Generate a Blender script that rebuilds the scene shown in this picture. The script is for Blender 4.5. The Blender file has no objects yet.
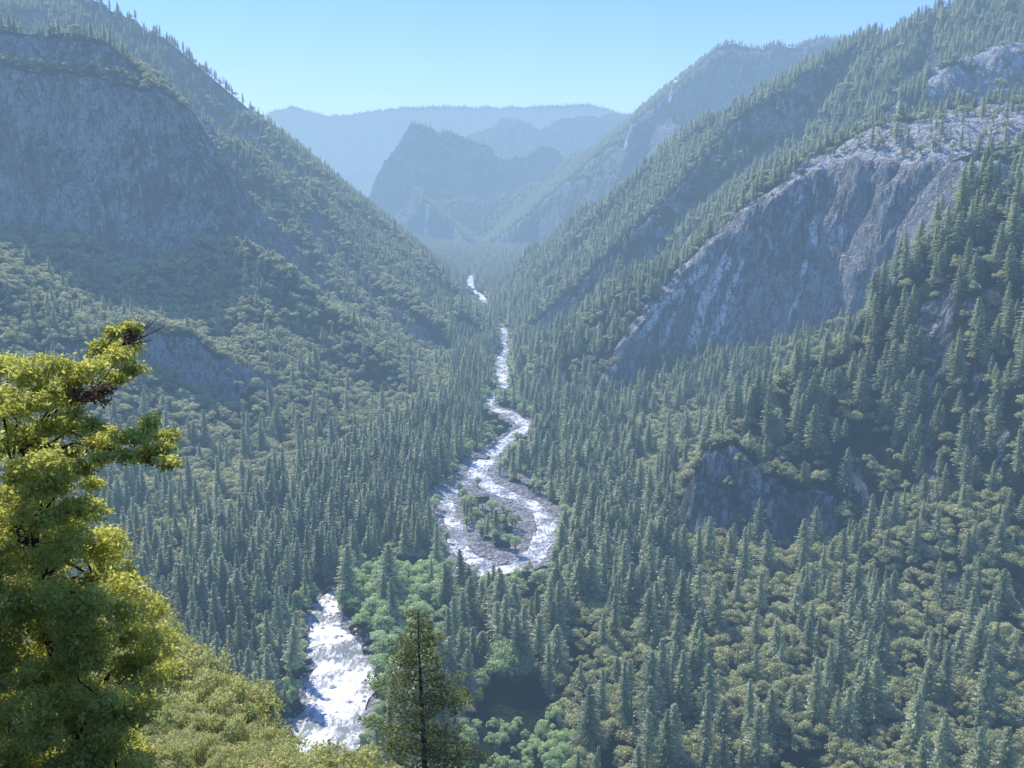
import bpy, math, random
import numpy as np
from mathutils import Vector
random.seed(7); RNG = np.random.default_rng(7)
scene = bpy.context.scene
COL = scene.collection

# ------------------------------------------------------------------ camera frame
FOC = 1000.0; CAMZ = 300.0; PITCH = math.atan(194.0 / FOC)
CP, SP = math.cos(PITCH), math.sin(PITCH)
def ray(px, py):
    u = (px - 512.0) / FOC; v = (384.0 - py) / FOC
    return u, CP + v * SP, -SP + v * CP
def P(px, py, D):
    """world point seen in direction (px,py) at ground distance D"""
    a, b, c = ray(px, py)
    return (a / b * D, D, CAMZ + c / b * D)
def project(x, y, z):
    zz = z - CAMZ
    d = y * CP - zz * SP; up = y * SP + zz * CP
    return 512 + FOC * x / d, 384 - FOC * up / d, d

# ------------------------------------------------------------------ noise
_P = np.random.default_rng(99).permutation(1024).astype(np.int32); _P = np.concatenate([_P, _P])
_ANG = np.random.default_rng(98).random(1024) * 2 * math.pi
_GX = np.cos(_ANG).astype(np.float32); _GY = np.sin(_ANG).astype(np.float32)
def noise2(x, y, seed=0):
    x = np.asarray(x); y = np.asarray(y)
    x0 = np.floor(x); y0 = np.floor(y); fx = (x - x0).astype(np.float32); fy = (y - y0).astype(np.float32)
    ix = (x0.astype(np.int32) + seed * 57) & 1023; iy = (y0.astype(np.int32) + seed * 131) & 1023; iy1 = (iy + 1) & 1023
    sx = fx * fx * fx * (fx * (fx * 6 - 15) + 10); sy = fy * fy * fy * (fy * (fy * 6 - 15) + 10)
    p0 = _P[ix]; p1 = _P[ix + 1]
    def g(p, j, dx, dy):
        k = _P[p + j]
        return _GX[k] * dx + _GY[k] * dy
    a = g(p0, iy, fx, fy); b = g(p1, iy, fx - 1, fy); c = g(p0, iy1, fx, fy - 1); d = g(p1, iy1, fx - 1, fy - 1)
    return ((a + (b - a) * sx) * (1 - sy) + (c + (d - c) * sx) * sy) * 1.45
def fbm(x, y, oct=4, seed=0, gain=0.5):
    s = 0; a = 1; n = 0
    for k in range(oct):
        s = s + a * noise2(x, y, seed + k * 17); n += a; a *= gain; x = x * 2.03 + 11.3; y = y * 2.03 - 7.7
    return s / n
def ridged(x, y, oct=4, seed=0, gain=0.5):
    s = 0; a = 1; n = 0
    for k in range(oct):
        s = s + a * (1 - 2 * np.abs(noise2(x, y, seed + k * 17))); n += a; a *= gain; x = x * 2.03 + 5.3; y = y * 2.03 - 3.7
    return s / n
def smooth(a, b, x):
    t = np.clip((x - a) / (b - a), 0, 1); return t * t * (3 - 2 * t)

# ------------------------------------------------------------------ river
RIV_Z = lambda Y: np.interp(Y, [0, 1200, 2500, 5000, 9000], [0, 2, 22, 60, 90])
def river_pt(px, py, w):
    a, b, c = ray(px, py); s = c / b; D = 600.0
    for _ in range(30): D = (float(RIV_Z(D)) - CAMZ) / s
    return (a / b * D, D, w)
MAIN = [river_pt(*q) for q in [(322, 800, 32), (326, 740, 36), (338, 700, 36), (344, 672, 34), (332, 645, 28), (324, 622, 16), (330, 600, 12), (355, 585, 9), (400, 576, 10),
    (450, 572, 12), (490, 572, 14), (518, 568, 15), (538, 550, 14), (546, 522, 13), (528, 503, 12), (500, 492, 15), (478, 477, 18), (484, 462, 17), (497, 450, 9),
    (505, 441, 9), (520, 432, 13), (526, 426, 12), (507, 413, 15), (488, 407, 11), (494, 396, 5), (504, 382, 15), (501, 362, 17), (506, 349, 3), (504, 340, 12), (503, 330, 15), (499, 322, 2),
    (488, 308, 2), (481, 297, 16), (474, 290, 9), (470, 282, 17), (472, 272, 3), (478, 262, 2), (482, 250, 2), (480, 243, 2)]]
ARM = [river_pt(*q) for q in [(492, 566, 9), (468, 558, 12), (458, 545, 11), (456, 530, 9), (447, 508, 9), (449, 494, 8), (470, 482, 7)]]
def resample(pts, step):
    out = []
    n = len(pts)
    for i in range(n - 1):
        p0 = pts[max(i - 1, 0)]; p1 = pts[i]; p2 = pts[i + 1]; p3 = pts[min(i + 2, n - 1)]
        L = math.hypot(p2[0] - p1[0], p2[1] - p1[1]); k = max(1, int(L / step))
        for j in range(k):
            t = j / k
            out.append(tuple(0.5 * ((2 * p1[m]) + (-p0[m] + p2[m]) * t + (2 * p0[m] - 5 * p1[m] + 4 * p2[m] - p3[m]) * t * t + (-p0[m] + 3 * p1[m] - 3 * p2[m] + p3[m]) * t ** 3) for m in range(3)))
    out.append(pts[-1]); return out
MAIN_S = resample(MAIN, 12); ARM_S = resample(ARM, 12)
def dist_poly(X, Y, pts):
    """distance minus half width to the polyline"""
    best = np.full(X.shape, 1e9)
    A = np.array(pts)
    A = A[::2] if len(A) > 40 else A
    for i in range(len(A) - 1):
        ax, ay, aw = A[i]; bx, by, bw = A[i + 1]
        dx, dy = bx - ax, by - ay; L2 = dx * dx + dy * dy + 1e-9
        t = np.clip(((X - ax) * dx + (Y - ay) * dy) / L2, 0, 1)
        d = np.hypot(X - ax - t * dx, Y - ay - t * dy) - 0.5 * (aw + t * (bw - aw))
        best = np.minimum(best, d)
    return best

# ------------------------------------------------------------------ landforms: crest line (pixel ray, distance), front and back drop profiles
def W(l): return np.array([P(*q) for q in l])
LAND = [
 # left near cliff
 dict(n='lcliff', c=W([(-330, -30, 1500), (-150, 10, 1600), (0, 36, 1650), (60, 44, 1680), (110, 54, 1700), (160, 68, 1700), (174, 90, 1690), (180, 122, 1670), (198, 168, 1640), (214, 218, 1600), (226, 268, 1560)]),
      fs=[1,1,1,1,1,1,.95,.85,.6,.3,.08], f=[(0, 0), (25, 6), (45, 45), (75, 62), (95, 130), (130, 250), (175, 380), (400, 480)], b=[(0, 0), (30, 40), (120, 190), (300, 400)]),
 dict(n='lbase', c=W([(-330, 200, 1350), (-100, 235, 1420), (0, 262, 1420), (100, 272, 1450), (240, 262, 1560), (290, 285, 1540), (335, 318, 1500), (385, 365, 1430), (425, 405, 1380), (447, 445, 1290)]),
      f=[(0, 0), (110, 75), (200, 105), (600, 215), (900, 330)], b=[(0, 0), (300, 170), (800, 500)]),
 # outcrop on left slope
 dict(n='lknob', c=W([(60, 352, 1170), (150, 345, 1190), (195, 342, 1200), (225, 360, 1200), (245, 395, 1180), (262, 425, 1150)]),
      f=[(0, 0), (12, 4), (35, 62), (200, 130), (600, 300)], b=[(0, 0), (200, 90), (500, 300)]),
 dict(n='lrib', c=W([(205, 120, 2150), (240, 150, 2100), (262, 180, 2050), (285, 215, 1990), (315, 250, 1930), (352, 292, 1850), (400, 335, 1750), (440, 375, 1640), (462, 400, 1560)]),
      f=[(0, 0), (40, 22), (300, 190), (800, 520)], b=[(0, 0), (300, 190), (800, 520)], dz=-8),
 dict(n='lridge', dz=-8, c=W([(-200, -130, 2700), (0, -30, 2700), (60, -4, 2700), (100, 8, 2700), (140, 26, 2680), (175, 48, 2660), (205, 68, 2650), (232, 92, 2640), (248, 114, 2630), (262, 118, 2620), (268, 138, 2590), (300, 160, 2560), (335, 182, 2540), (368, 200, 2520), (385, 222, 2480), (408, 240, 2450), (435, 258, 2400), (452, 273, 2330), (462, 292, 2240)]),
      f=[(0, 0), (30, 14), (60, 44), (300, 190), (700, 460), (1200, 800)], b=[(0, 0), (20, 60), (60, 190), (400, 500)]),
 # right: near wooded spur
 dict(n='rspur', dz=-12, c=W([(1500, 60, 850), (1250, 120, 900), (1100, 155, 930), (1024, 180, 950), (965, 204, 955), (925, 246, 950), (890, 290, 940), (840, 335, 930), (800, 362, 920), (760, 395, 905), (722, 440, 880), (706, 478, 850)]),
      f=[(0, 0), (60, 34), (150, 100), (300, 205), (420, 300), (600, 420)], b=[(0, 0), (30, 25), (90, 100), (400, 330)]),
 dict(n='rnose', c=W([(700, 478, 850), (714, 452, 836), (736, 446, 828), (762, 468, 822), (790, 488, 815), (822, 492, 815), (858, 520, 830)]), f=[(0, 0), (8, 6), (30, 72), (200, 130)], b=[(0, 0), (60, 40), (300, 240)]),
 dict(n='rfoot', c=W([(1600, 300, 680), (1200, 420, 700), (1024, 490, 710), (940, 525, 715), (870, 575, 705), (800, 605, 680), (720, 622, 660), (655, 630, 650)]), f=[(0, 0), (200, 85), (500, 240)], b=[(0, 0), (60, 18), (300, 160)]),
 dict(n='lspur', c=W([(262, 128, 2580), (300, 185, 2350), (330, 222, 2200), (352, 250, 2100), (385, 285, 1950), (420, 318, 1800)]), f=[(0, 0), (20, 12), (45, 40), (300, 200), (700, 460)], b=[(0, 0), (300, 180), (700, 460)]),
 # granite dome with its slab face
 dict(n='rdome', c=W([(1400, 30, 1350), (1200, 80, 1380), (1024, 116, 1420), (960, 126, 1450), (900, 140, 1470), (850, 150, 1480), (822, 160, 1480), (796, 176, 1470), (765, 194, 1470), (738, 216, 1480), (712, 240, 1490), (688, 262, 1490), (662, 292, 1470), (640, 322, 1440), (618, 355, 1410), (600, 385, 1380), (560, 402, 1370), (530, 410, 1380)]),
      s=[260, 250, 215, 180, 135, 85, 40, 12, 6, 4, 4, 4, 4, 4, 4, 4, 4, 4], ss=0.40, f=[(0, 0), (6, 5), (20, 50), (40, 120), (95, 250), (150, 300), (400, 420), (700, 600)], b=[(0, 0), (100, 18), (300, 110), (700, 400)]),
 dict(n='rridge', dz=-16, c=W([(1500, -260, 2200), (1200, -100, 2250), (1024, -14, 2300), (940, 12, 2350), (880, 34, 2420), (850, 46, 2500), (800, 70, 2520), (760, 92, 2550), (720, 115, 2560), (685, 134, 2600), (655, 160, 2580), (620, 182, 2540), (580, 204, 2500), (552, 222, 2450), (530, 240, 2400), (519, 268, 2320), (508, 290, 2230)]),
      f=[(0, 0), (30, 14), (300, 150), (900, 470), (1500, 850)], b=[(0, 0), (40, 50), (100, 200), (500, 560)]),
 dict(n='rrib', dz=-10, c=W([(690, 142, 2560), (668, 178, 2400), (640, 215, 2250), (615, 250, 2120), (592, 285, 2000), (575, 320, 1900), (560, 350, 1800)]),
      f=[(0, 0), (15, 8), (30, 40), (300, 190), (700, 500)], b=[(0, 0), (15, 8), (40, 60), (300, 200), (800, 600)]),
 dict(n='rrock', c=W([(1200, 30, 1950), (1060, 50, 1950), (1010, 54, 1950), (970, 60, 1940), (940, 72, 1920), (922, 92, 1900)]),
      f=[(0, 0), (25, 10), (60, 60), (120, 110), (500, 300)], b=[(0, 0), (300, 120), (800, 500)]),
 # far
 dict(n='fridge', dz=-12, c=W([(980, 20, 4300), (880, 38, 4300), (838, 42, 4300), (800, 47, 4300), (740, 50, 4300), (700, 55, 4300), (668, 64, 4300), (655, 74, 4300), (644, 88, 4300), (620, 100, 4350), (600, 108, 4400), (580, 118, 4450), (560, 135, 4450), (535, 148, 4500), (515, 160, 4500), (502, 158, 4550), (488, 170, 4550)]),
      f=[(0, 0), (40, 20), (120, 220), (300, 380), (420, 620), (700, 800)], b=[(0, 0), (600, 200), (2000, 1200)]),
 dict(n='ftower', c=W([(374, 200, 5200), (377, 188, 5200), (386, 164, 5250), (396, 146, 5300), (408, 128, 5300), (418, 118, 5300), (427, 115, 5300), (434, 124, 5300), (440, 134, 5300), (445, 114, 5300), (452, 116, 5300), (462, 127, 5300), (480, 146, 5300), (496, 160, 5300), (510, 170, 5350), (524, 158, 5400), (540, 150, 5500), (560, 156, 5500)]),
      f=[(0, 0), (30, 40), (120, 330), (300, 460), (420, 640), (900, 900)], b=[(0, 0), (30, 60), (120, 300), (600, 600), (1500, 1100)]),
 dict(n='fback', c=W([(455, 150, 6800), (480, 134, 6800), (500, 125, 6800), (520, 122, 6800), (540, 131, 6800), (556, 124, 6800), (580, 122, 6800), (640, 118, 6800)]),
      f=[(0, 0), (40, 60), (160, 330), (600, 700)], b=[(0, 0), (600, 200), (1500, 800)]),
 dict(n='fplateau', c=W([(-200, 80, 9000), (120, 115, 9000), (200, 120, 9000), (262, 118, 9000), (276, 112, 9000), (290, 109, 9000), (305, 113, 9000), (325, 119, 9000), (350, 117, 9000), (385, 112, 9000), (430, 109, 9000), (520, 110, 9000), (590, 107, 9000), (640, 120, 9000), (800, 110, 9000), (1200, 120, 9000)]),
      f=[(0, 0), (60, 30), (300, 520), (700, 760), (1400, 1300)], b=[(0, 0), (3000, 60), (9000, 200)]),
]
def tent(X, Y, land, amp):
    c = land['c']; fp = np.array(land['f'], float); bp = np.array(land['b'], float)
    out = np.full(X.shape, -1e4)
    def prof(p, d):
        s = (p[-1, 1] - p[-2, 1]) / (p[-1, 0] - p[-2, 0])
        return np.interp(d, p[:, 0], p[:, 1]) + np.maximum(0, d - p[-1, 0]) * s
    reach = 2600 if land['n'][0] != 'f' else 9000
    fs = land.get('fs'); sh = land.get('s'); dz = land.get('dz', 0)
    for i in range(len(c) - 1):
        ax, ay, az = c[i]; bx, by, bz = c[i + 1]
        dx, dy = bx - ax, by - ay; L2 = dx * dx + dy * dy; L = math.sqrt(L2)
        nx, ny = -dy / L, dx / L
        if ny > 0: nx, ny = -nx, -ny
        m = (np.abs(X - (ax + bx) / 2) < reach) & (np.abs(Y - (ay + by) / 2) < reach)
        if not m.any(): continue
        x = X[m] - ax; y = Y[m] - ay
        t = np.clip((x * dx + y * dy) / L2, 0, 1)
        qx = x - t * dx; qy = y - t * dy
        d = np.hypot(qx, qy)
        w = smooth(-0.25, 0.25, (qx * nx + qy * ny) / (d + 1.0))
        over = np.abs(qx * dx + qy * dy) / L; over = over * np.where(((t >= 1) & (i < len(c) - 2)) | ((t <= 0) & (i > 0)), 1.3, 0.25)
        df = d; extra = 0
        if sh:
            sw = sh[i] + t * (sh[i + 1] - sh[i]); extra = np.minimum(d, sw) * land['ss']; df = np.maximum(d - sw, 0)
        fsc = (fs[i] + t * (fs[i + 1] - fs[i])) if fs else 1.0
        z = az + dz + t * (bz - az) - over - (w * (prof(fp, df) * fsc + (1 - fsc) * 0.5 * d + extra) + (1 - w) * prof(bp, d))
        out[m] = np.maximum(out[m], z)
    return out

def near_slope(X, Y):
    u = X / np.maximum(Y + 4, 4)
    s = np.interp(u, [-0.8, -0.5, -0.38, -0.30, -0.25, -0.1, 0.1, 0.8], [0.36, 0.42, 0.47, 0.53, 0.62, 0.68, 0.72, 0.80])
    Yc = np.maximum(Y - 1.5, 0)
    z = 298.4 - s * np.minimum(Yc, 75) - 0.86 * np.maximum(Yc - 75, 0) - (2.0 + 2.2 * smooth(-0.2, -0.4, u)) * smooth(0.8, 3.4, Y)
    return z + np.maximum(-Y, 0) * 0.25

def height(X, Y):
    R = np.hypot(X, Y)
    sc = np.clip(R / 1500, 0.35, 3.0)
    wx = fbm(X / (170 * sc) , Y / (170 * sc), 4, 3) * 26 * sc; wy = fbm(X / (170 * sc), Y / (170 * sc), 4, 41) * 26 * sc
    far = smooth(1800, 4000, Y)
    Xw = X + wx * (0.85 - 0.5 * far); Yw = Y + wy * (0.85 - 0.5 * far)
    dm = dist_poly(X, Y, MAIN_S); da = dist_poly(X, Y, ARM_S)
    dr = np.minimum(dm, da)
    zr = RIV_Z(Y)
    z = zr + np.minimum(np.maximum(dr, 0) * 0.035, 60)
    # generic valley sides far from the river
    g = np.minimum(0.34 * np.maximum(dm - np.interp(Y, [0, 700, 1000, 1500, 2500, 5000], [400, 330, 260, 110, 120, 300]), 0), 190)
    z = z + g * smooth(850, 1250, Y) * (1 - smooth(3800, 5000, Y))
    zone = np.zeros(X.shape, np.int8)
    for k, L in enumerate(LAND):
        a = 1.0
        zz = tent(Xw, Yw, L, a)
        if L['n'] == 'rspur': zz = np.where(Y < 300, -1e4, zz)
        zone = np.where(zz > z, k + 1, zone); z = np.maximum(z, zz)
    nz = near_slope(X, Y); nz = nz + fbm(X / 9, Y / 9, 3, 9) * 0.6 * smooth(3, 20, R)
    zone = np.where(nz > z, 99, zone); z = np.maximum(z, nz)
    hrel = np.clip((z - zr) / 60, 0, 1) * (zone != 99)
    rg = ridged(X / 210 + 3, Y / 210, 4, 77)
    rg2 = ridged(X / 420 + wx / 200, Y / 900, 3, 177)
    z = z + hrel * (rg * 17 + (rg2 - 0.3) * 26 * (z < 420) * (Y > 1000) + fbm(X / 38, Y / 38, 4, 5) * 6) * np.clip(R / 1400, 0.5, 2.0)
    z = z + (ridged(X / 620 + 5, Y / 620, 4, 277) * 38 + ridged(X / 210, Y / 300, 3, 278) * 16 - 18) * far * hrel * (Y < 8000)
    # keep the river corridor open
    cap = zr + 0.85 * np.maximum(dr - 14, 0) + 1.2
    z = np.where(zone != 99, np.minimum(z, cap), z)
    bed = smooth(6, -3, dr)
    z = z - 1.8 * bed + (1 - bed) * (fbm(X / 18, Y / 18, 3, 61) * 0.8 + 0.8)
    return z, zone, dr

# ------------------------------------------------------------------ terrain grid
ys = np.concatenate([np.linspace(-30, 30, 50, endpoint=False), np.linspace(30, 110, 60, endpoint=False), np.linspace(110, 450, 70, endpoint=False),
    np.linspace(450, 800, 130, endpoint=False), np.linspace(800, 1750, 430, endpoint=False), np.linspace(1750, 2750, 230, endpoint=False),
    np.linspace(2750, 5600, 190, endpoint=False), np.linspace(5600, 9200, 110, endpoint=False), np.linspace(9200, 30000, 30)])
us = np.linspace(-0.80, 0.80, 1000)
YY, UU = np.meshgrid(ys, us, indexing='ij')
XX = UU * (YY + 70)
ZZ, ZONE, DR = height(XX, YY)
ny_, nx_ = XX.shape
# slope
gy = np.gradient(ZZ, axis=0) / np.gradient(YY, axis=0)
gx = np.gradient(ZZ, axis=1) / np.gradient(XX, axis=1)
gyc = gy - gx * (UU)          # remove the fan's skew
SL = np.hypot(gx, gyc)
PX, PY, PD = project(XX, YY, ZZ)
names = {L['n']: k + 1 for k, L in enumerate(LAND)}
nrock = fbm(XX / 60, YY / 60 + ZZ / 60, 4, 23)
bare = np.isin(ZONE, [names['lcliff'], names['lknob'], names['rnose']]) & ~((ZONE == names['lcliff']) & (XX > -0.262 * YY))
rock = np.where(bare, smooth(0.95, 1.35, SL + nrock * 0.5), smooth(1.35, 1.8, SL + nrock * 0.8))
cd = np.array(LAND[names['rdome'] - 1]['c'])[::-1]; dome_back = (ZONE == names['rdome']) & (YY > np.interp(XX, cd[:, 0], cd[:, 1]) + 8)
rock = np.where((ZONE == names['rspur']), smooth(1.5, 1.9, SL + nrock * 0.5), rock)
rock = np.where((ZONE == names['rnose']), smooth(1.0, 1.5, SL + nrock * 0.9), rock)
rock = np.maximum(rock, smooth(0.7, 1.0, SL + nrock * 0.3) * (ZONE == names['rdome']) * (YY > 1250) * ~dome_back)
dome_top = ~dome_back & (ZONE == names['rdome']) & (YY > 1290) & (XX > 300) & (ZZ > 280)
rock = np.maximum(rock, dome_top * smooth(-0.35, -0.05, fbm(XX / 45, YY / 14, 4, 29) + 0.25))
rock = np.maximum(rock, ((ZONE == names['rrock']) & (XX > 0.40 * YY)) * smooth(-0.3, 0.0, nrock + 0.02))
rock = np.where(YY > 4000, np.maximum(rock, smooth(0.7, 1.1, SL)), rock)
gravel = smooth(16 - 8 * (YY < 760) - 12 * smooth(1200, 1500, YY), 2 - 4 * smooth(1200, 1500, YY), DR + fbm(XX / 25, YY / 25, 3, 88) * 20 - 9 * ((YY > 780) & (YY < 1150))) * (ZONE != 99)
bar = (PX > 440) & (PX < 552) & (PY > 470) & (PY < 600) & (DR < 60)
gravel = np.maximum(gravel, bar * smooth(-0.1, 0.25, fbm(XX / 22, YY / 22, 3, 91)+0.1))
# 3-D fluting of the steep faces
am = smooth(0.9, 1.8, SL) * np.clip(YY / 1500, 0.4, 2.5)
isd = (ZONE == names['rdome']) * 1.0; tilt = np.where(isd > 0, -0.42, 0.12)
f1 = ridged((XX + tilt * ZZ + 18 * fbm(XX / 120, ZZ / 120, 3, 311)) / 42, ZZ / 420 + YY / 900, 4, 301); f2 = fbm(XX / 9, ZZ / 22 + YY / 40, 3, 302); f3 = fbm(XX / 90, ZZ / 90, 3, 303)
XD = XX + am * f2 * 2.0
YD = YY - am * (f1 * (7.5 + 2.0 * isd) + f2 * 2.0 + f3 * 10)
XD = XD - am * isd * f1 * 3

def mesh_obj(name, verts, faces_flat, loop_tot, mats, parent=None, smooth_sh=False, attrs=None, mat_idx=None):
    me = bpy.data.meshes.new(name)
    verts = np.asarray(verts, np.float32); nf = len(loop_tot)
    me.vertices.add(len(verts)); me.vertices.foreach_set('co', verts.ravel())
    me.loops.add(len(faces_flat)); me.loops.foreach_set('vertex_index', np.asarray(faces_flat, np.int32))
    me.polygons.add(nf)
    ls = np.zeros(nf, np.int32); ls[1:] = np.cumsum(loop_tot)[:-1]
    me.polygons.foreach_set('loop_start', ls)
    me.polygons.foreach_set('loop_total', np.asarray(loop_tot, np.int32))
    if mat_idx is not None: me.polygons.foreach_set('material_index', np.asarray(mat_idx, np.int32))
    me.polygons.foreach_set('use_smooth', np.full(nf, smooth_sh, bool))
    me.update(calc_edges=True)
    for k, a in (attrs or {}).items():
        at = me.attributes.new(k, 'FLOAT', 'POINT'); at.data.foreach_set('value', np.asarray(a, np.float32).ravel())
    for m in (mats if isinstance(mats, (list, tuple)) else [mats]): me.materials.append(m)
    o = bpy.data.objects.new(name, me); COL.objects.link(o)
    if parent is not None: o.parent = parent
    return o

# ------------------------------------------------------------------ materials
class NT:
    def __init__(s, name):
        s.m = bpy.data.materials.new(name); s.m.use_nodes = True; s.t = s.m.node_tree; s.t.nodes.clear()
        s.out = s.t.nodes.new('ShaderNodeOutputMaterial')
    def n(s, typ, **kw):
        nd = s.t.nodes.new('ShaderNode' + typ)
        for k, v in kw.items():
            if k.startswith('_'): setattr(nd, k[1:], v)
            else:
                i = nd.inputs[int(k[1:])] if k[0] == 'i' and k[1:].isdigit() else nd.inputs[k.replace('__', ' ')]
                if hasattr(v, 'bl_rna') and hasattr(v, 'is_output'): s.t.links.new(v, i)
                else: i.default_value = v
        return nd
    def l(s, a, b): s.t.links.new(a, b)
    def mix(s, f, a, b):
        nd = s.t.nodes.new('ShaderNodeMix'); nd.data_type = 'RGBA'
        for i, v in ((0, f), (6, a), (7, b)):
            if hasattr(v, 'is_output'): s.l(v, nd.inputs[i])
            else: nd.inputs[i].default_value = v if i == 0 else (*v, 1)
        return nd.outputs[2]
    def ramp(s, v, a, b):
        nd = s.n('MapRange', _interpolation_type='SMOOTHSTEP'); s.l(v, nd.inputs[0])
        nd.inputs[1].default_value = a; nd.inputs[2].default_value = b
        return nd.outputs[0]
    def math(s, op, a, b=0.0):
        nd = s.n('Math', _operation=op)
        for i, v in enumerate((a, b)):
            if hasattr(v, 'is_output'): s.l(v, nd.inputs[i])
            else: nd.inputs[i].default_value = v
        return nd.outputs[0]
    def noise(s, vec, scale, detail=5, rough=0.55, dist=0.0):
        nd = s.n('TexNoise', Scale=scale, Detail=detail, Roughness=rough, Distortion=dist); s.l(vec, nd.inputs['Vector']); return nd.outputs[0]
    def mapping(s, vec, scale, rot=(0, 0, 0)):
        nd = s.n('Mapping'); s.l(vec, nd.inputs[0]); nd.inputs['Scale'].default_value = scale; nd.inputs['Rotation'].default_value = rot; return nd.outputs[0]
    def attr(s, a): return s.n('Attribute', _attribute_name=a).outputs['Fac']

def terrain_mat():
    s = NT('terrain'); geo = s.n('NewGeometry'); pos = geo.outputs['Position']
    streak = s.noise(s.mapping(pos, (1, 1, 0.12)), 0.045, 6, 0.6, 0.6)
    fine = s.noise(s.mapping(pos, (1, 1, 0.3)), 0.16, 6, 0.65)
    big = s.noise(pos, 0.009, 4, 0.5)
    diag = s.noise(s.mapping(pos, (1.0, 1, 0.09), (0, math.radians(-24), 0)), 0.055, 8, 0.66, 0.3)
    vert = s.noise(s.mapping(pos, (1.0, 1, 0.045)), 0.11, 6, 0.6, 0.2)
    r = s.mix(s.ramp(streak, 0.41, 0.59), (0.15, 0.165, 0.155), (0.50, 0.53, 0.47))
    r = s.mix(s.ramp(fine, 0.35, 0.62), (0.09, 0.09, 0.09), r)
    r = s.mix(s.ramp(big, 0.42, 0.6), r, (0.34, 0.34, 0.335))
    r = s.mix(s.math('MULTIPLY', s.ramp(diag, 0.60, 0.68), s.attr('pale')), r, (0.52, 0.50, 0.47))
    r = s.mix(s.math('MULTIPLY', s.ramp(vert, 0.54, 0.66), 0.6), r, (0.065, 0.07, 0.075))
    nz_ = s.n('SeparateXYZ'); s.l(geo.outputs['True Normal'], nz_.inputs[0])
    r = s.mix(s.math('MULTIPLY', s.math('MULTIPLY', s.ramp(nz_.outputs[2], 0.5, 0.8), s.attr('pale')), s.ramp(fine, 0.30, 0.50)), r, (0.80, 0.76, 0.70))  # upward-facing dome rock painted paler, as if sunlit
    r = s.mix(s.ramp(s.math('ADD', s.attr('lit_slab'), s.math('MULTIPLY', s.math('SUBTRACT', diag, 0.5), 2.2)), 0.38, 0.66), r, (0.88, 0.85, 0.79))  # sunlit rib streaks mixed in as pale colour
    crack = s.ramp(s.noise(s.mapping(pos, (1, 1, 0.4), (0.3, 0.5, 0)), 0.07, 8, 0.7, 1.2), 0.40, 0.46)
    r = s.mix(crack, (0.07, 0.08, 0.08), r)
    jn = s.noise(s.mapping(pos, (1, 1, 0.16), (0, 0.15, 0)), 0.085, 5, 0.55, 0.8); jl = s.math('ABSOLUTE', s.math('SUBTRACT', jn, 0.5)); joint = s.ramp(jl, 0.0, 0.022)
    jn2 = s.noise(s.mapping(pos, (0.5, 0.5, 1.3), (0.4, 0.2, 0)), 0.05, 4, 0.5, 0.6); joint = s.math('MULTIPLY', joint, s.ramp(s.math('ABSOLUTE', s.math('SUBTRACT', jn2, 0.5)), 0.0, 0.012))
    r = s.mix(joint, (0.07, 0.075, 0.08), r)
    JOINT = joint
    gn = s.noise(pos, 0.05, 6, 0.6)
    g = s.mix(s.ramp(gn, 0.4, 0.62), (0.018, 0.026, 0.014), (0.05, 0.065, 0.03))
    grn = s.noise(pos, 0.25, 6, 0.7)
    gr = s.mix(s.ramp(grn, 0.35, 0.65), (0.36, 0.345, 0.31), (0.84, 0.80, 0.73))
    rockf = s.ramp(s.math('ADD', s.attr('rock'), s.math('MULTIPLY', s.math('SUBTRACT', fine, 0.5), 1.1)), 0.35, 0.55)
    c = s.mix(rockf, g, r)
    c = s.mix(s.ramp(s.math('ADD', s.attr('gravel'), s.math('MULTIPLY', s.math('SUBTRACT', grn, 0.5), 1.0)), 0.4, 0.6), c, gr)
    bh = s.math('ADD', s.math('MULTIPLY', streak, 1.0), s.math('MULTIPLY', fine, 0.6))
    bh = s.math('ADD', bh, s.math('MULTIPLY', crack, 0.35))
    bh = s.math('ADD', bh, s.math('MULTIPLY', JOINT, 0.3))
    bh = s.math('ADD', bh, s.math('MULTIPLY', diag, 0.5))
    bump = s.n('Bump', Strength=1.0, Distance=14.0); s.l(bh, bump.inputs['Height'])
    d = s.n('BsdfDiffuse', Roughness=0.5); s.l(c, d.inputs[0]); s.l(bump.outputs[0], d.inputs['Normal'])
    gl = s.n('BsdfGlossy', Roughness=0.42); gl.inputs[0].default_value = (0.8, 0.8, 0.8, 1); s.l(bump.outputs[0], gl.inputs['Normal'])
    m = s.n('MixShader'); s.l(s.math('MULTIPLY', s.math('MULTIPLY', rockf, s.attr('pale')), 0.10), m.inputs[0]); s.l(d.outputs[0], m.inputs[1]); s.l(gl.outputs[0], m.inputs[2])
    s.l(m.outputs[0], s.out.inputs[0]); return s.m
MAT_TERRAIN = terrain_mat()

lit_slab = np.zeros(XX.shape)  # pale streaks along the dome's ribs, sunlight painted into the rock colour
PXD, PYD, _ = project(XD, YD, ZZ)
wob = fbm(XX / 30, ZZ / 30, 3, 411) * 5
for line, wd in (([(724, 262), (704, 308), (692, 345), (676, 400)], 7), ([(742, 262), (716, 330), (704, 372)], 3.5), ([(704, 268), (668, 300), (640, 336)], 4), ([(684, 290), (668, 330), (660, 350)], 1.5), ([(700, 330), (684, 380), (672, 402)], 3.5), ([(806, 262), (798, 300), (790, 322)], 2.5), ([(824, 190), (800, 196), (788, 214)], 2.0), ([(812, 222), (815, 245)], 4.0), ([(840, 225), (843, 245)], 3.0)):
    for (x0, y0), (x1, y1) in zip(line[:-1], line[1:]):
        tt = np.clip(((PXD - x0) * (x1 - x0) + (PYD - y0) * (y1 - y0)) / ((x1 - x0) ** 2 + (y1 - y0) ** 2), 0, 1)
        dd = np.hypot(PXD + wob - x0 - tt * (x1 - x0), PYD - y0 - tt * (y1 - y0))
        lit_slab = np.maximum(lit_slab, np.exp(-(dd / wd) ** 2) * 0.95)
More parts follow.
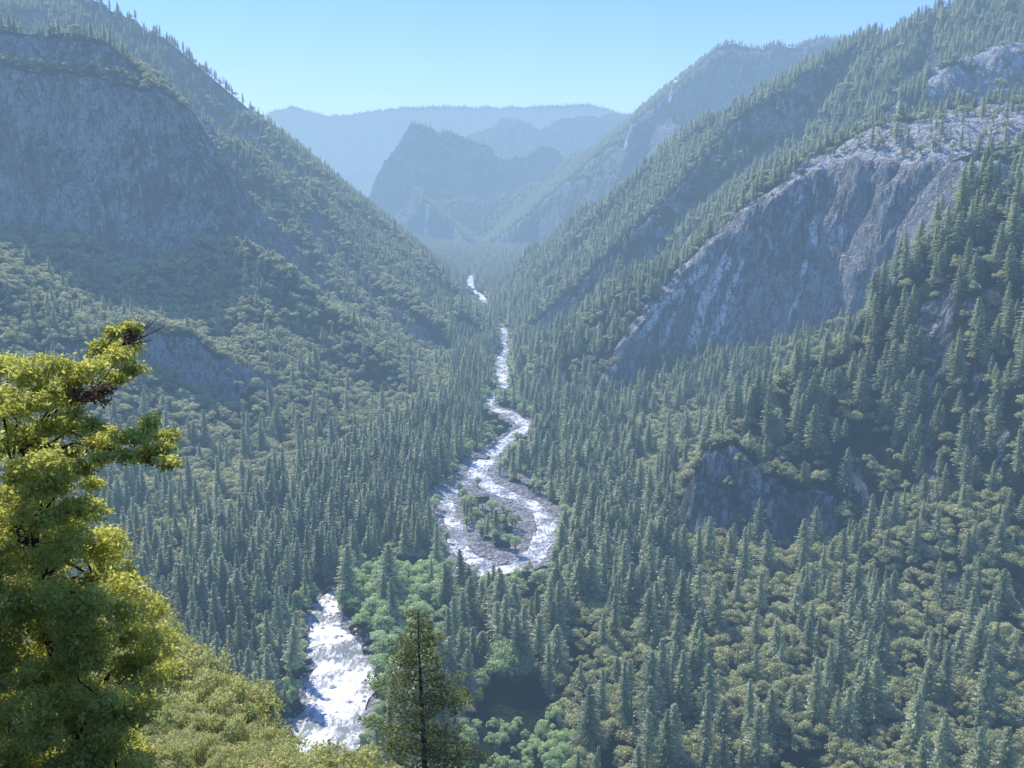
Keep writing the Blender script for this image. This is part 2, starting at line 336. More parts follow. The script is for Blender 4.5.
lit_slab = lit_slab * np.isin(ZONE, [names['rdome']]) * (YY > 1150)
rock = np.maximum(rock, smooth(0.3, 0.6, lit_slab))
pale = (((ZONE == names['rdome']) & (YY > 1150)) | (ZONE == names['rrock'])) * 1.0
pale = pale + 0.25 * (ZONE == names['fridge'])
def grid_faces(ny, nx):
    i = np.arange((ny - 1) * (nx - 1)); r = i // (nx - 1); c = i % (nx - 1); a = r * nx + c
    return np.stack([a, a + 1, a + nx + 1, a + nx], 1).ravel(), np.full(len(i), 4)
gf, gl_ = grid_faces(ny_, nx_)
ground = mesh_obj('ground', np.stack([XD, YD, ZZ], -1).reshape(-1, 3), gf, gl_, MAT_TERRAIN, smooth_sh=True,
                  attrs=dict(rock=rock, gravel=gravel, pale=pale, lit_slab=lit_slab))
ground['kind'] = 'structure'

def water_mat():
    s = NT('white_water'); pos = s.n('NewGeometry').outputs['Position']
    n1 = s.noise(s.mapping(pos, (1, 0.35, 1)), 0.42, 8, 0.72); n2 = s.noise(pos, 0.035, 3, 0.5)
    foam = s.ramp(s.math('ADD', n1, s.math('MULTIPLY', s.math('SUBTRACT', n2, 0.5), 0.9)), 0.36, 0.62)
    bump = s.n('Bump', Strength=0.9, Distance=0.7); s.l(n1, bump.inputs['Height'])
    w = s.n('BsdfPrincipled', Roughness=0.38); w.inputs['Base Color'].default_value = (0.16, 0.19, 0.18, 1); s.l(bump.outputs[0], w.inputs['Normal'])
    f = s.n('BsdfDiffuse'); f.inputs[0].default_value = (0.82, 0.82, 0.80, 1)
    g = s.n('BsdfGlossy', Roughness=0.5); g.inputs[0].default_value = (1, 1, 1, 1); s.l(bump.outputs[0], g.inputs['Normal'])
    fm = s.n('MixShader', Fac=0.22); s.l(f.outputs[0], fm.inputs[1]); s.l(g.outputs[0], fm.inputs[2])
    m = s.n('MixShader'); s.l(foam, m.inputs[0]); s.l(w.outputs[0], m.inputs[1]); s.l(fm.outputs[0], m.inputs[2])
    s.l(m.outputs[0], s.out.inputs[0]); return s.m
MAT_WATER = water_mat()
def river_mesh(name, pts, lift):
    A = np.array(pts); n = len(A); K = 9
    T = np.gradient(A[:, :2], axis=0); T /= np.linalg.norm(T, axis=1)[:, None]; N = np.stack([-T[:, 1], T[:, 0]], 1)
    V = []
    for i in range(n):
        w = A[i, 2] * (0.5 + 0.12 * math.sin(i * 1.7)) + 2.5
        for k in range(K):
            t = -1 + 2 * k / (K - 1)
            x, y = A[i, 0] + N[i, 0] * w * t, A[i, 1] + N[i, 1] * w * t
            V.append((x, y, float(RIV_Z(y)) + 0.25 + lift))
    f, l = grid_faces(n, K)
    o = mesh_obj(name, V, f, l, MAT_WATER, smooth_sh=True); o['kind'] = 'structure'; return o
river_mesh('river', MAIN_S, 0.0); river_mesh('river_side_channel', ARM_S, 0.05)

# ------------------------------------------------------------------ foliage materials
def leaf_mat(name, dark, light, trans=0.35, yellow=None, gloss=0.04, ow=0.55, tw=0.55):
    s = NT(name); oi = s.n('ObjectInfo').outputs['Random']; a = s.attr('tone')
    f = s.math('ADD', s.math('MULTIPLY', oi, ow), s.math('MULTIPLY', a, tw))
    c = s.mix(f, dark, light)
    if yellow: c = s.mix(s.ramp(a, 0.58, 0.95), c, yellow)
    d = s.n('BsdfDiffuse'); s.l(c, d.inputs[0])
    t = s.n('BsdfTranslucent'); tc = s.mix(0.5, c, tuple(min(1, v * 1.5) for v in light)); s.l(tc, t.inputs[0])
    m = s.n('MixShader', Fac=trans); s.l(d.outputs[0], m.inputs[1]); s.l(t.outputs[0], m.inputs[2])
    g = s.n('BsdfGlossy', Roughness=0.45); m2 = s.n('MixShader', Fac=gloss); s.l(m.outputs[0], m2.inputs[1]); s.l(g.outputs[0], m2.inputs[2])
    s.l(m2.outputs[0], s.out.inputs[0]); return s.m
def bark_mat(name, a, b, scale=6):
    s = NT(name); tc = s.n('TexCoord').outputs['Object']; n = s.noise(s.mapping(tc, (1, 1, 0.15)), scale, 5, 0.65)
    c = s.mix(s.ramp(n, 0.35, 0.65), a, b); bump = s.n('Bump', Strength=0.6, Distance=0.05); s.l(n, bump.inputs['Height'])
    d = s.n('BsdfDiffuse'); s.l(c, d.inputs[0]); s.l(bump.outputs[0], d.inputs['Normal']); s.l(d.outputs[0], s.out.inputs[0]); return s.m
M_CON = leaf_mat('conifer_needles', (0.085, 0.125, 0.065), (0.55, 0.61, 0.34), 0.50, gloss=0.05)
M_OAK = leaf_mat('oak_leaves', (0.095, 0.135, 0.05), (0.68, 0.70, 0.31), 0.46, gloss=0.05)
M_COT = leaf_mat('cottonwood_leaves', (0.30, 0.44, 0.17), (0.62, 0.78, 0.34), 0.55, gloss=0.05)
M_NEAR = leaf_mat('live_oak_leaves', (0.10, 0.130, 0.024), (0.60, 0.60, 0.12), 0.60, (0.82, 0.78, 0.22), gloss=0.02, ow=0.0, tw=1.1)  # yellow goes on leaves toned as sunlit
M_BRUSH = leaf_mat('brush_leaves', (0.07, 0.10, 0.03), (0.52, 0.55, 0.18), 0.55, (0.70, 0.64, 0.26), gloss=0.04, ow=0.35, tw=0.9)
M_PINE = leaf_mat('pine_needles', (0.07, 0.095, 0.03), (0.26, 0.30, 0.085), 0.58, (0.36, 0.36, 0.12), gloss=0.04, ow=0.0, tw=1.1)
M_DEAD = leaf_mat('dry_leaves', (0.10, 0.05, 0.03), (0.26, 0.15, 0.08), 0.3, gloss=0.02)
M_BARK = bark_mat('bark', (0.035, 0.025, 0.02), (0.11, 0.085, 0.065))
M_GREY = bark_mat('grey_bark', (0.12, 0.11, 0.10), (0.30, 0.28, 0.26))

# ------------------------------------------------------------------ mesh pieces
class MB:
    def __init__(s): s.v = []; s.f = []; s.l = []; s.t = []; s.m = []; s.nv = 0
    def add(s, V, F, tone, mat=0):
        """V (n,3), F (k,4) or (k,3) local indices, tone per vertex"""
        s.v.append(V); s.f.append((F + s.nv).ravel()); s.l.append(np.full(len(F), F.shape[1])); s.m.append(np.full(len(F), mat))
        s.t.append(np.broadcast_to(tone, (len(V),))); s.nv += len(V)
    def tube(s, pts, rad, k=6, mat=0, tone=0.5):
        pts = np.asarray(pts, float); n = len(pts); T = np.gradient(pts, axis=0); T /= np.linalg.norm(T, axis=1)[:, None] + 1e-9
        ref = np.where(np.abs(T[:, 2:3]) > 0.9, [[1., 0, 0]], [[0, 0, 1.]]); A = np.cross(T, ref); A /= np.linalg.norm(A, axis=1)[:, None] + 1e-9; B = np.cross(T, A)
        an = np.arange(k) * 2 * math.pi / k; R = np.asarray(rad, float)[:, None, None]
        V = pts[:, None, :] + R * (np.cos(an)[None, :, None] * A[:, None, :] + np.sin(an)[None, :, None] * B[:, None, :])
        F = [(i * k + j, i * k + (j + 1) % k, (i + 1) * k + (j + 1) % k, (i + 1) * k + j) for i in range(n - 1) for j in range(k)]
        s.add(V.reshape(-1, 3), np.array(F), tone, mat)
    def quads(s, C, A, B, tone, mat=0, shape='rhomb'):
        """leaf faces: centre C, half axes A,B (n,3)"""
        n = len(C)
        if shape == 'rhomb': V = np.stack([C - A, C - B, C + A, C + B], 1)
        else: V = np.stack([C - A - B, C + A - B, C + A + B, C - A + B], 1)
        s.add(V.reshape(-1, 3), np.arange(4 * n).reshape(n, 4), np.repeat(tone, 4), mat)
    def build(s, name, mats, parent=None, smooth_sh=False):
        return mesh_obj(name, np.concatenate(s.v), np.concatenate(s.f), np.concatenate(s.l), mats, parent, smooth_sh, dict(tone=np.concatenate(s.t)), np.concatenate(s.m))
def unit(V): return V / (np.linalg.norm(V, axis=-1, keepdims=True) + 1e-9)
def leaf_cloud(mb, C, size, rng, tone, mat=0, outward=None, asp=0.6, tilt=0.9):
    n = len(C); N = rng.normal(size=(n, 3)) * tilt
    if outward is not None: N = N + outward
    N[:, 2] += 0.35; N = unit(N); A = unit(np.cross(N, rng.normal(size=(n, 3)))); B = np.cross(N, A)
    sz = size * rng.uniform(0.6, 1.25, (n, 1))
    mb.quads(C, A * sz, B * sz * asp, tone, mat)

def conifer_parts(seed, h=36.0, rmax=4.6, bare=0.16, dens=1.0):
    rng = np.random.default_rng(seed); tr = MB(); cr = MB()
    zz = np.linspace(0, h * 0.985, 9); lean = rng.normal(0, 0.012, 2)
    axis = lambda z: np.stack([lean[0] * z + 0.15 * np.sin(z * 0.2 + seed), lean[1] * z + 0.15 * np.cos(z * 0.17 + seed), z], -1)
    tr.tube(axis(zz), 0.42 * (1 - zz / h) ** 0.8 + 0.03, 6)
    z = h * bare; Cs = []; As = []; Bs = []; Ts = []
    while z < h * 0.985:
        t = (z / h - bare) / (1 - bare)
        L0 = rmax * ((1 - t) ** 0.72) * (0.55 + 0.45 * min(1, t * 5)) * (1 + 0.16 * math.sin(z * 1.3 + seed)) + 0.25
        nb = max(4, int((5 + 4 * (1 - t)) * dens)); ph = rng.uniform(0, 6.28)
        for b in range(nb):
            if rng.random() < 0.10 * (1 - t): continue
            a = ph + b * 6.283 / nb + rng.normal(0, 0.25); L = L0 * rng.uniform(0.6, 1.18)
            el = 0.35 * t - 0.22 + rng.normal(0, 0.10); ca, sa = math.cos(a), math.sin(a)
            n = max(2, int(L / 0.75) + 1); q = (np.arange(n) + 0.7) / n
            r = q * L; base = axis(np.array(z))
            C = np.stack([base[0] + ca * r, base[1] + sa * r, base[2] + r * el - 0.05 * r * r / (0.5 + L * 0.3) + 0.28 * (q ** 3) * L * 0.3], -1)
            wd = (0.95 - 0.45 * q) * 0.72 * (0.5 + 0.5 * L / rmax) + 0.22
            d = np.array([ca, sa, el - 0.25]); d /= np.linalg.norm(d); sd_ = np.array([-sa, ca, 0])
            for sgn in (-1, 1):
                A = np.tile(d * 0.62 + sd_ * sgn * 0.25, (n, 1)) * (0.42 + 0.5 * wd[:, None]); A = A + rng.normal(0, 0.08, A.shape)
                Bv = (sd_ * sgn * 0.8 + np.array([0, 0, -0.42])) * wd[:, None] + rng.normal(0, 0.09, (n, 3))
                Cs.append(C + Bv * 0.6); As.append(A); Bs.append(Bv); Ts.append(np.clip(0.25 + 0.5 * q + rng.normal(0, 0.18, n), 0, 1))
        z += (0.62 + 0.42 * (1 - t)) * rng.uniform(0.8, 1.2)
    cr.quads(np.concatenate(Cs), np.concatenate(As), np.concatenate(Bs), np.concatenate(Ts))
    return tr, cr
def broad_parts(seed, h=9.5, r=5.0, nl=15, per=105, leaf=0.42, base=0.28):
    rng = np.random.default_rng(seed); tr = MB(); cr = MB()
    c0 = np.array([0, 0, h * (0.5 + base / 2)]); ax = np.array([r * 0.72, r * 0.72, h * (1 - base) * 0.36])
    tr.tube([(0, 0, -1), (0.1, 0, h * 0.2), (0.05, 0.1, h * 0.5)], [h * 0.035 + 0.05, h * 0.028 + 0.03, h * 0.016], 6)
    for i in range(nl):
        v = unit(rng.normal(size=3)); v[2] = abs(v[2]) * 1.1 - 0.35; v = unit(v)
        c = c0 + v * ax * rng.uniform(0.65, 1.05); lr = r * rng.uniform(0.27, 0.45)
        tr.tube([(0.05, 0.1, h * rng.uniform(0.2, 0.45)), (c * 0.6 + np.array([0, 0, h * 0.15])), c], [h * 0.014, h * 0.009, 0.02], 4)
        n = int(per * rng.uniform(0.7, 1.3)); o = unit(rng.normal(size=(n, 3))); o[:, 2] = np.where(o[:, 2] < -0.3, -o[:, 2] * 0.6, o[:, 2])
        C = c + o * lr * rng.uniform(0.6, 1.08, (n, 1)) * np.array([1, 1, 0.78])
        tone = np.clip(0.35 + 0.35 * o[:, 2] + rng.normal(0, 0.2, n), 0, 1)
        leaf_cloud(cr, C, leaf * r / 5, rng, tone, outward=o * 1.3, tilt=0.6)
    return tr, cr

def join_proto(parts, name, m_tr, m_cr, ground_z=0):
    mb = MB()
    for k, p in enumerate(parts):
        for V, F, L, T in zip(p.v, p.f, p.l, p.t): pass
    tr, cr = parts; nv = 0
    V = np.concatenate(tr.v + cr.v); off = tr.nv
    F = np.concatenate([np.concatenate(tr.f), np.concatenate(cr.f) + off]); L = np.concatenate(tr.l + cr.l); T = np.concatenate(tr.t + cr.t)
    mi = np.concatenate([np.zeros(sum(len(x) for x in tr.l), int), np.ones(sum(len(x) for x in cr.l), int)])
    o = mesh_obj(name, V, F, L, [m_tr, m_cr], attrs=dict(tone=T), mat_idx=mi)
    COL.objects.unlink(o); return o

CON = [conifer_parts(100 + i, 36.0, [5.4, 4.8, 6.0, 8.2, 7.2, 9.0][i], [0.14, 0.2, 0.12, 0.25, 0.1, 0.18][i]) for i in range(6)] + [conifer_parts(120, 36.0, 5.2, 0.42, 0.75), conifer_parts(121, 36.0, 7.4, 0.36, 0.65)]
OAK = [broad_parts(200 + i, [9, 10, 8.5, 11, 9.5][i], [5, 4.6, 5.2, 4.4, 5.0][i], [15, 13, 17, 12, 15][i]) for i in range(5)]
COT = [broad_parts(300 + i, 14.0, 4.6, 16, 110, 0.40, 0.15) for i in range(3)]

# ------------------------------------------------------------------ where trees grow
def sample_grid(A, x, y):
    r = np.interp(y, ys, np.arange(len(ys))); c = (x / (y + 70) + 0.80) / 1.60 * (nx_ - 1)
    r = np.clip(r, 0, ny_ - 1.001); c = np.clip(c, 0, nx_ - 1.001); r0 = r.astype(int); c0 = c.astype(int); fr = r - r0; fc = c - c0
    return (A[r0, c0] * (1 - fc) + A[r0, c0 + 1] * fc) * (1 - fr) + (A[r0 + 1, c0] * (1 - fc) + A[r0 + 1, c0 + 1] * fc) * fr
EL = (ZZ - CAMZ) / np.maximum(YY, 1)          # along a fan column the view slope
# horizon in camera azimuth columns (x/y), resampled
ur = np.linspace(-0.66, 0.66, 900); YG = ys[ys > 12]
HX = np.stack([sample_grid(ZZ, ur * y, np.full(len(ur), y)) for y in YG]); HEL = np.maximum.accumulate((HX - CAMZ) / YG[:, None], axis=0)
def horizon(x, y):
    r = np.clip(np.interp(y, YG, np.arange(len(YG))) - 1.0, 0, len(YG) - 1).astype(int); c = np.clip(np.round((x / y + 0.66) / 1.32 * 899), 0, 899).astype(int)
    return HEL[r, c]
# stretches of the river that the valley floor leaves open to view
import itertools
WM = np.zeros((768, 1024), bool)
def stroke(pts):
    gy_, gx_ = np.mgrid[0:768, 0:1024]
    for (x0, y0, w0), (x1, y1, w1) in zip(pts[:-1], pts[1:]):
        n = max(2, int(math.hypot(x1 - x0, y1 - y0) / 2))
        for k in range(n + 1):
            t = k / n; x = x0 + (x1 - x0) * t; y = y0 + (y1 - y0) * t; w_ = w0 + (w1 - w0) * t
            ax0, ax1, ay0, ay1 = int(x - w_), int(x + w_) + 1, int(y - w_ * .5), int(y + w_ * .5) + 1
            WM[max(ay0, 0):ay1, max(ax0, 0):ax1] = True
stroke([(330, 602, 9), (326, 622, 12), (338, 645, 30), (352, 672, 32), (344, 700, 30), (334, 724, 26)])
stroke([(545, 525, 10), (528, 503, 14), (500, 492, 16), (478, 477, 14), (484, 462, 9), (494, 452, 5)])
stroke([(524, 570, 12), (540, 550, 10), (546, 524, 8)])
stroke([(462, 546, 6), (456, 530, 4), (449, 514, 3)]); stroke([(500, 552, 8), (524, 558, 14)])
stroke([(518, 432, 8), (507, 415, 7), (494, 410, 6), (488, 402, 4)]); stroke([(504, 384, 5), (501, 362, 5), (505, 346, 4), (504, 329, 4)])
stroke([(482, 298, 4), (472, 287, 4), (470, 278, 3)])
WCUM = np.concatenate([np.zeros((1, 1024), int), np.cumsum(WM, axis=0)])
XB, YB, SB = [], [], []
for y0, y1, sp in [(130, 480, 7.0), (480, 1550, 7.4), (1550, 2700, 8.2), (2700, 5600, 11.5), (5600, 9600, 24)]:
    n = int(1.3 * (y1 ** 2 - y0 ** 2) / 2 / sp ** 2 * 1.25)
    yy = np.sqrt(RNG.uniform(y0 ** 2, y1 ** 2, n)); xx = RNG.uniform(-0.65, 0.65, n) * yy
    XB.append(xx); YB.append(yy); SB.append(np.full(n, sp))
tx = np.concatenate(XB); ty = np.concatenate(YB)
tz = sample_grid(ZZ, tx, ty); tsl = sample_grid(SL, tx, ty); trk = sample_grid(rock, tx, ty); tdr = sample_grid(DR, tx, ty); tgr = sample_grid(gravel, tx, ty)
tzone = sample_grid(ZONE.astype(float), tx, ty).round().astype(int)
zr_ = RIV_Z(ty); hr = tz - zr_
px0, py0, _ = project(tx, ty, tz)
rn = RNG.random(len(tx)); rn2 = RNG.random(len(tx)); rn3 = RNG.random(len(tx))
pat = fbm(tx / 120, ty / 120, 4, 501); pat2 = fbm(tx / 35, ty / 35, 3, 502)
side = tx - np.interp(ty, [a[1] for a in MAIN], [a[0] for a in MAIN])
left = side < 0
p_oak = np.full(len(tx), 0.12)
p_oak = np.where(left & (hr > 22) & (ty > 750), 0.90 - 0.35 * smooth(60, 20, hr), p_oak)
p_oak = np.where(left & (ty > 1900), 0.62, p_oak)
p_oak = np.where(~left & (hr > 5) & (ty < 1250), 0.80, p_oak)
p_oak = np.where(~left & (ty > 1250), 0.38, p_oak)
p_oak = np.where(ty > 2800, 0.12, p_oak)
p_oak = np.where(left & (ty < 1900) & (py0 < 590 - 0.55 * np.maximum(px0 - 110, 0)) & (px0 < 450), 0.93, p_oak)
p_oak = np.where(left & (ty < 1900) & (px0 < 200) & (py0 > 500) & (py0 < 590), 0.75, p_oak)
p_oak = np.where(~left & (tzone == names['rspur']) & (pat2 > 0.1), 0.85, p_oak)
p_oak = np.clip(p_oak + 0.45 * pat + 0.35 * np.where(~left, pat2, 0), 0.03, 0.97)
p_oak = np.where((tz > 430) & ~left, 0.15, p_oak)
p_oak = np.where(left & (tz > 500), 0.2, p_oak)
p_oak = np.where((px0 > 700) & (px0 < 852) & (py0 > 520) & (py0 < 625), 0.84, p_oak)
p_oak = np.where((tzone == names['rspur']) & (tz > 75), 0.42 + 0.4 * pat2, p_oak)
kind = np.where(rn < p_oak, 1, 0)
rip = (tdr < 45) & (rn2 < 0.55 - 0.01 * tdr) | ((px0 > 300) & (px0 < 480) & (py0 > 560) & (py0 < 720) & (ty > 500) & (tdr < 90) & (rn2 < 0.5)) | ((px0 > 430) & (px0 < 570) & (py0 > 730) & (rn2 < 0.8))
rip |= ((px0 > 342) & (px0 < 445) & (py0 > 572) & (py0 < 715) & (rn2 < 0.85)) | ((px0 > 425) & (px0 < 575) & (py0 > 735) & (rn2 < 0.9)) | ((px0 > 380) & (px0 < 570) & (py0 > 555) & (py0 < 600) & (rn2 < 0.45))
kind = np.where(rip & (ty < 1700) & (ty > 430), 2, kind)
hgt = np.where(kind == 0, (15 + 26 * RNG.random(len(tx)) ** 0.75) * (1 - 0.18 * smooth(20, 90, hr)), 0)
hgt = np.where((kind == 0) & (ty < 1100) & (hr < 30), hgt * 1.18, hgt)
hgt = np.where((kind == 0) & (tzone == names['rspur']), 22 + 25 * RNG.random(len(tx)), hgt)
hgt = np.where((kind == 0) & (rn2 > 0.93) & (ty < 1300), np.minimum(hgt * 1.3, 50), hgt)
hgt = np.where((kind == 0) & (rn3 < 0.2), hgt * 0.65, hgt)
hgt = np.where((kind == 0) & (ty > 2700), hgt * 0.9, hgt)
hgt = np.where(kind == 1, 6.5 + 10 * RNG.random(len(tx)) ** 1.4, hgt); hgt = np.where(kind == 2, RNG.uniform(9, 19, len(tx)), hgt)
keep = (tsl < 1.6) | ((tzone == names['rnose']) & (rn3 < 0.4) & (kind == 1)) | ((rn3 < 0.22) & (tsl < 2.2))
keep &= (tsl < 1.1) | (tzone == names['rspur']) | (rn3 < 0.5)
keep &= ~((trk > 0.45) & (rn2 > 0.10 + 0.12 * (kind == 1) + 0.3 * (tzone == names['rnose'])))
isl = (np.hypot((px0 - 482) / 20, (py0 - 516) / 17) < 1) & (rn3 < 0.7)
keep |= isl & (tdr > 1)
hgt = np.where(isl & (kind == 0), hgt * 0.4, hgt)
keep &= ((tdr > 4) | ((tdr > 0.5) & (ty > 1350))) & ~((tgr > 0.5) & (rn2 > 0.16) & ~isl)
keep &= (kind != 0) | (rn3 < 0.70 - 0.10 * ~left) | (ty > 2700)
keep &= (pat2 > -0.50 + 0.25 * smooth(0.6, 1.2, tsl))
keep &= ~((px0 > 474) & (px0 < 544) & (py0 > 688) & (ty < 640) & (kind != 2))
keep &= ~((px0 > 350) & (px0 < 440) & (py0 > 585) & (py0 < 700) & (kind == 0) & (rn2 < 0.97))
hgt = np.where((kind == 2) & (px0 > 342) & (px0 < 445) & (py0 > 572) & (py0 < 715), hgt * 1.35, hgt)
hgt = np.where((kind == 2) & (px0 > 474) & (px0 < 544) & (ty < 545), hgt * 0.6, hgt)
keep &= (kind != 1) | (rn3 < 0.95); keep &= tzone != 99
pxt, pyt, _ = project(tx, ty, tz + hgt)
cx_ = np.clip(px0.round(), 0, 1023).astype(int); cov = np.zeros(len(tx), int)
inf = (px0 > 0) & (px0 < 1023)
for dxp in (-1, 0, 1):
    cc = np.clip((px0 + dxp * 130 * hgt / ty).round().astype(int), 0, 1023)
    cov += WCUM[np.clip(py0.round(), 0, 768).astype(int), cc] - WCUM[np.clip(pyt.round(), 0, 768).astype(int), cc]
keep &= ~((cov > 1) & inf & (rn3 < 0.86 - 0.55 * (kind == 2) * (ty < 760)))
vis = (tz + hgt - CAMZ) / ty > horizon(tx, ty) - 4.0 / ty
keep &= vis
idx = np.where(keep)[0]
# which ones show largest: paint rough outlines, nearest first
order = idx[np.argsort(ty[idx])]
buf = np.full((768, 1024), -1, np.int32)
OCC = [(0, 335, 60, 768), (60, 400, 120, 768), (120, 560, 175, 768), (175, 640, 235, 768), (235, 705, 262, 768), (262, 735, 390, 768)]
for a, b, c, d in OCC: buf[b:d, a:c] = -2
buf[650:768, 400:448] = -2
width = np.where(kind == 0, 0.32 * hgt, np.where(kind == 1, 1.0 * hgt, 0.65 * hgt))
n_vis = np.zeros(len(tx), int)
for i in order[:9000]:
    xa, xb = px0[i] - width[i] * 500 / ty[i], px0[i] + width[i] * 500 / ty[i]; a, b = int(max(xa, 0)), int(min(xb, 1023)) + 1; c, d = int(max(pyt[i], 0)), int(min(py0[i], 767)) + 1
    if a >= b or c >= d or xb < 0 or xa > 1023 or pyt[i] > 767: continue
    sub = buf[c:d, a:b]
    if kind[i] == 0:
        g_y, g_x = np.mgrid[c:d, a:b]; m = (np.abs(g_x - px0[i]) < (g_y - pyt[i] + 2) / (py0[i] - pyt[i] + 1) * (xb - xa) / 2) & (sub == -1)
    else: m = sub == -1
    n_vis[i] = m.sum(); sub[m] = i
solo = []
for k, lim in ((0, 285), (1, 285), (2, 120)):
    c = order[:9000][kind[order[:9000]] == k]; c = c[np.argsort(-n_vis[c])][:lim]; c = c[n_vis[c] > 25]; solo.append(c)
solo_set = np.zeros(len(tx), bool)
for c in solo: solo_set[c] = True
print('trees', len(idx), [len(c) for c in solo])

PK = RNG.integers(0, 15, len(tx))
wide = (tzone == names['rspur']) | (~left & (RNG.random(len(tx)) < 0.7)) | (RNG.random(len(tx)) < 0.12)
PK = np.where(kind == 0, np.where(PK % 7 == 6, 6 + wide * 1, np.where(wide, 3 + PK % 3, PK % 3)), PK)
def instance_points(me, name, coll, size, turn, pick, label, cat):
    for nm, typ, val in (('wide', 'FLOAT', size * (0.78 + 0.5 * RNG.random(len(size)))), ('size', 'FLOAT', size), ('leanx', 'FLOAT', RNG.normal(0, 0.035, len(size))), ('turn', 'FLOAT', turn), ('pick', 'INT', pick)):
        at = me.attributes.new(nm, typ, 'POINT'); at.data.foreach_set('value', val.astype(np.int32 if typ == 'INT' else np.float32))
    o = bpy.data.objects.new(name, me); COL.objects.link(o)
    ng = bpy.data.node_groups.new(name, 'GeometryNodeTree'); ng.interface.new_socket('Geometry', in_out='INPUT', socket_type='NodeSocketGeometry'); ng.interface.new_socket('Geometry', in_out='OUTPUT', socket_type='NodeSocketGeometry')
    N = ng.nodes; Lk = ng.links.new; gi = N.new('NodeGroupInput'); go = N.new('NodeGroupOutput'); ip = N.new('GeometryNodeInstanceOnPoints')
    ci = N.new('GeometryNodeCollectionInfo'); ci.inputs['Collection'].default_value = coll; ci.inputs['Separate Children'].default_value = True; ci.inputs['Reset Children'].default_value = True
    def na(nm, dt):
        q = N.new('GeometryNodeInputNamedAttribute'); q.data_type = dt; q.inputs[0].default_value = nm; return [x for x in q.outputs if x.enabled][0]
    cb = N.new('ShaderNodeCombineXYZ'); Lk(na('turn', 'FLOAT'), cb.inputs[2]); Lk(na('leanx', 'FLOAT'), cb.inputs[0]); cs = N.new('ShaderNodeCombineXYZ'); Lk(na('wide', 'FLOAT'), cs.inputs[0]); Lk(na('wide', 'FLOAT'), cs.inputs[1]); Lk(na('size', 'FLOAT'), cs.inputs[2]); er = N.new('FunctionNodeEulerToRotation'); Lk(cb.outputs[0], er.inputs[0])
    Lk(gi.outputs[0], ip.inputs['Points']); Lk(ci.outputs[0], ip.inputs['Instance']); ip.inputs['Pick Instance'].default_value = True
    Lk(na('pick', 'INT'), ip.inputs['Instance Index']); Lk(er.outputs[0], ip.inputs['Rotation']); Lk(cs.outputs[0], ip.inputs['Scale']); Lk(ip.outputs[0], go.inputs[0])
    md = o.modifiers.new('trees', 'NODES'); md.node_group = ng
    o['kind'] = 'stuff'; o['label'] = label; o['category'] = cat
    return o
def stuff_forest(name, label, cat, k, protos, m_cr, base_h):
    coll = bpy.data.collections.new(name + '_kinds')
    for j, pr in enumerate(protos): coll.objects.link(join_proto(pr, '%s_tree_%d' % (name, j), M_BARK, m_cr))
    ii = idx[(kind[idx] == k) & ~solo_set[idx]]
    me = bpy.data.meshes.new(name); me.vertices.add(len(ii)); me.vertices.foreach_set('co', np.stack([tx[ii], ty[ii], tz[ii] - 0.3], 1).astype(np.float32).ravel())
    instance_points(me, name, coll, hgt[ii] / base_h, RNG.uniform(0, 6.28, len(ii)), PK[ii] % len(protos), label, cat)
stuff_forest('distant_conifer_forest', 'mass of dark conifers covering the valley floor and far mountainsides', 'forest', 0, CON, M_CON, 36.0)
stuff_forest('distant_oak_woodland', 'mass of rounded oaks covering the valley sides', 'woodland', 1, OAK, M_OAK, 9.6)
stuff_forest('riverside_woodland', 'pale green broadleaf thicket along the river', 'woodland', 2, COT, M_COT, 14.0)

# ------------------------------------------------------------------ single trees
def linked(name, parts, m_tr, m_cr):
    r = bpy.data.objects.new(name, None); COL.objects.link(r)
    t_ = parts[0].build('trunk', M_BARK if m_tr is None else m_tr, r); c_ = parts[1].build('crown', m_cr, r)
    return r
def dup(root, loc, rot, sc):
    r = root.copy(); COL.objects.link(r)
    for ch in root.children:
        c = ch.copy(); COL.objects.link(c); c.parent = r
    r.location = loc; r.rotation_euler = (0, 0, rot); r.scale = (sc, sc, sc); return r
def region(px, py, Y):
    if px < 300 and py > 540: return 'in the dense stand left of the lower river', 0
    if px < 440 and py > 470: return 'on the flat left of the gravel bars', 1
    if px < 480: return 'on the left wall of the valley', 2
    if px < 600 and py > 690: return 'beyond the foreground pine at the foot of the overlook', 3
    if px < 640 and py > 570: return 'in the central grove below the gravel bars', 4
    if px < 640: return 'beside the upper gravel bars', 5
    if py > 660: return 'low on the right slope near the bottom edge', 6
    if py > 540: return 'on the right slope beneath the small dark cliff', 7
    if px > 880: return 'high on the right slope near the right edge', 8
    if py < 400: return 'on the spur in front of the granite dome', 9
    return 'around the small dark cliff on the right spur', 10
KN = [('conifer', 'conifer', CON, M_CON, 36.0, ['tall grey-green conifer ', 'shorter grey-green conifer '], lambda h: h < 27),
      ('oak_tree', 'oak', OAK, M_OAK, 9.6, ['large rounded oak ', 'small rounded oak '], lambda h: h < 10),
      ('cottonwood', 'cottonwood', COT, M_COT, 14.0, ['tall pale green broadleaf tree ', 'low pale green broadleaf tree '], lambda h: h < 14)]
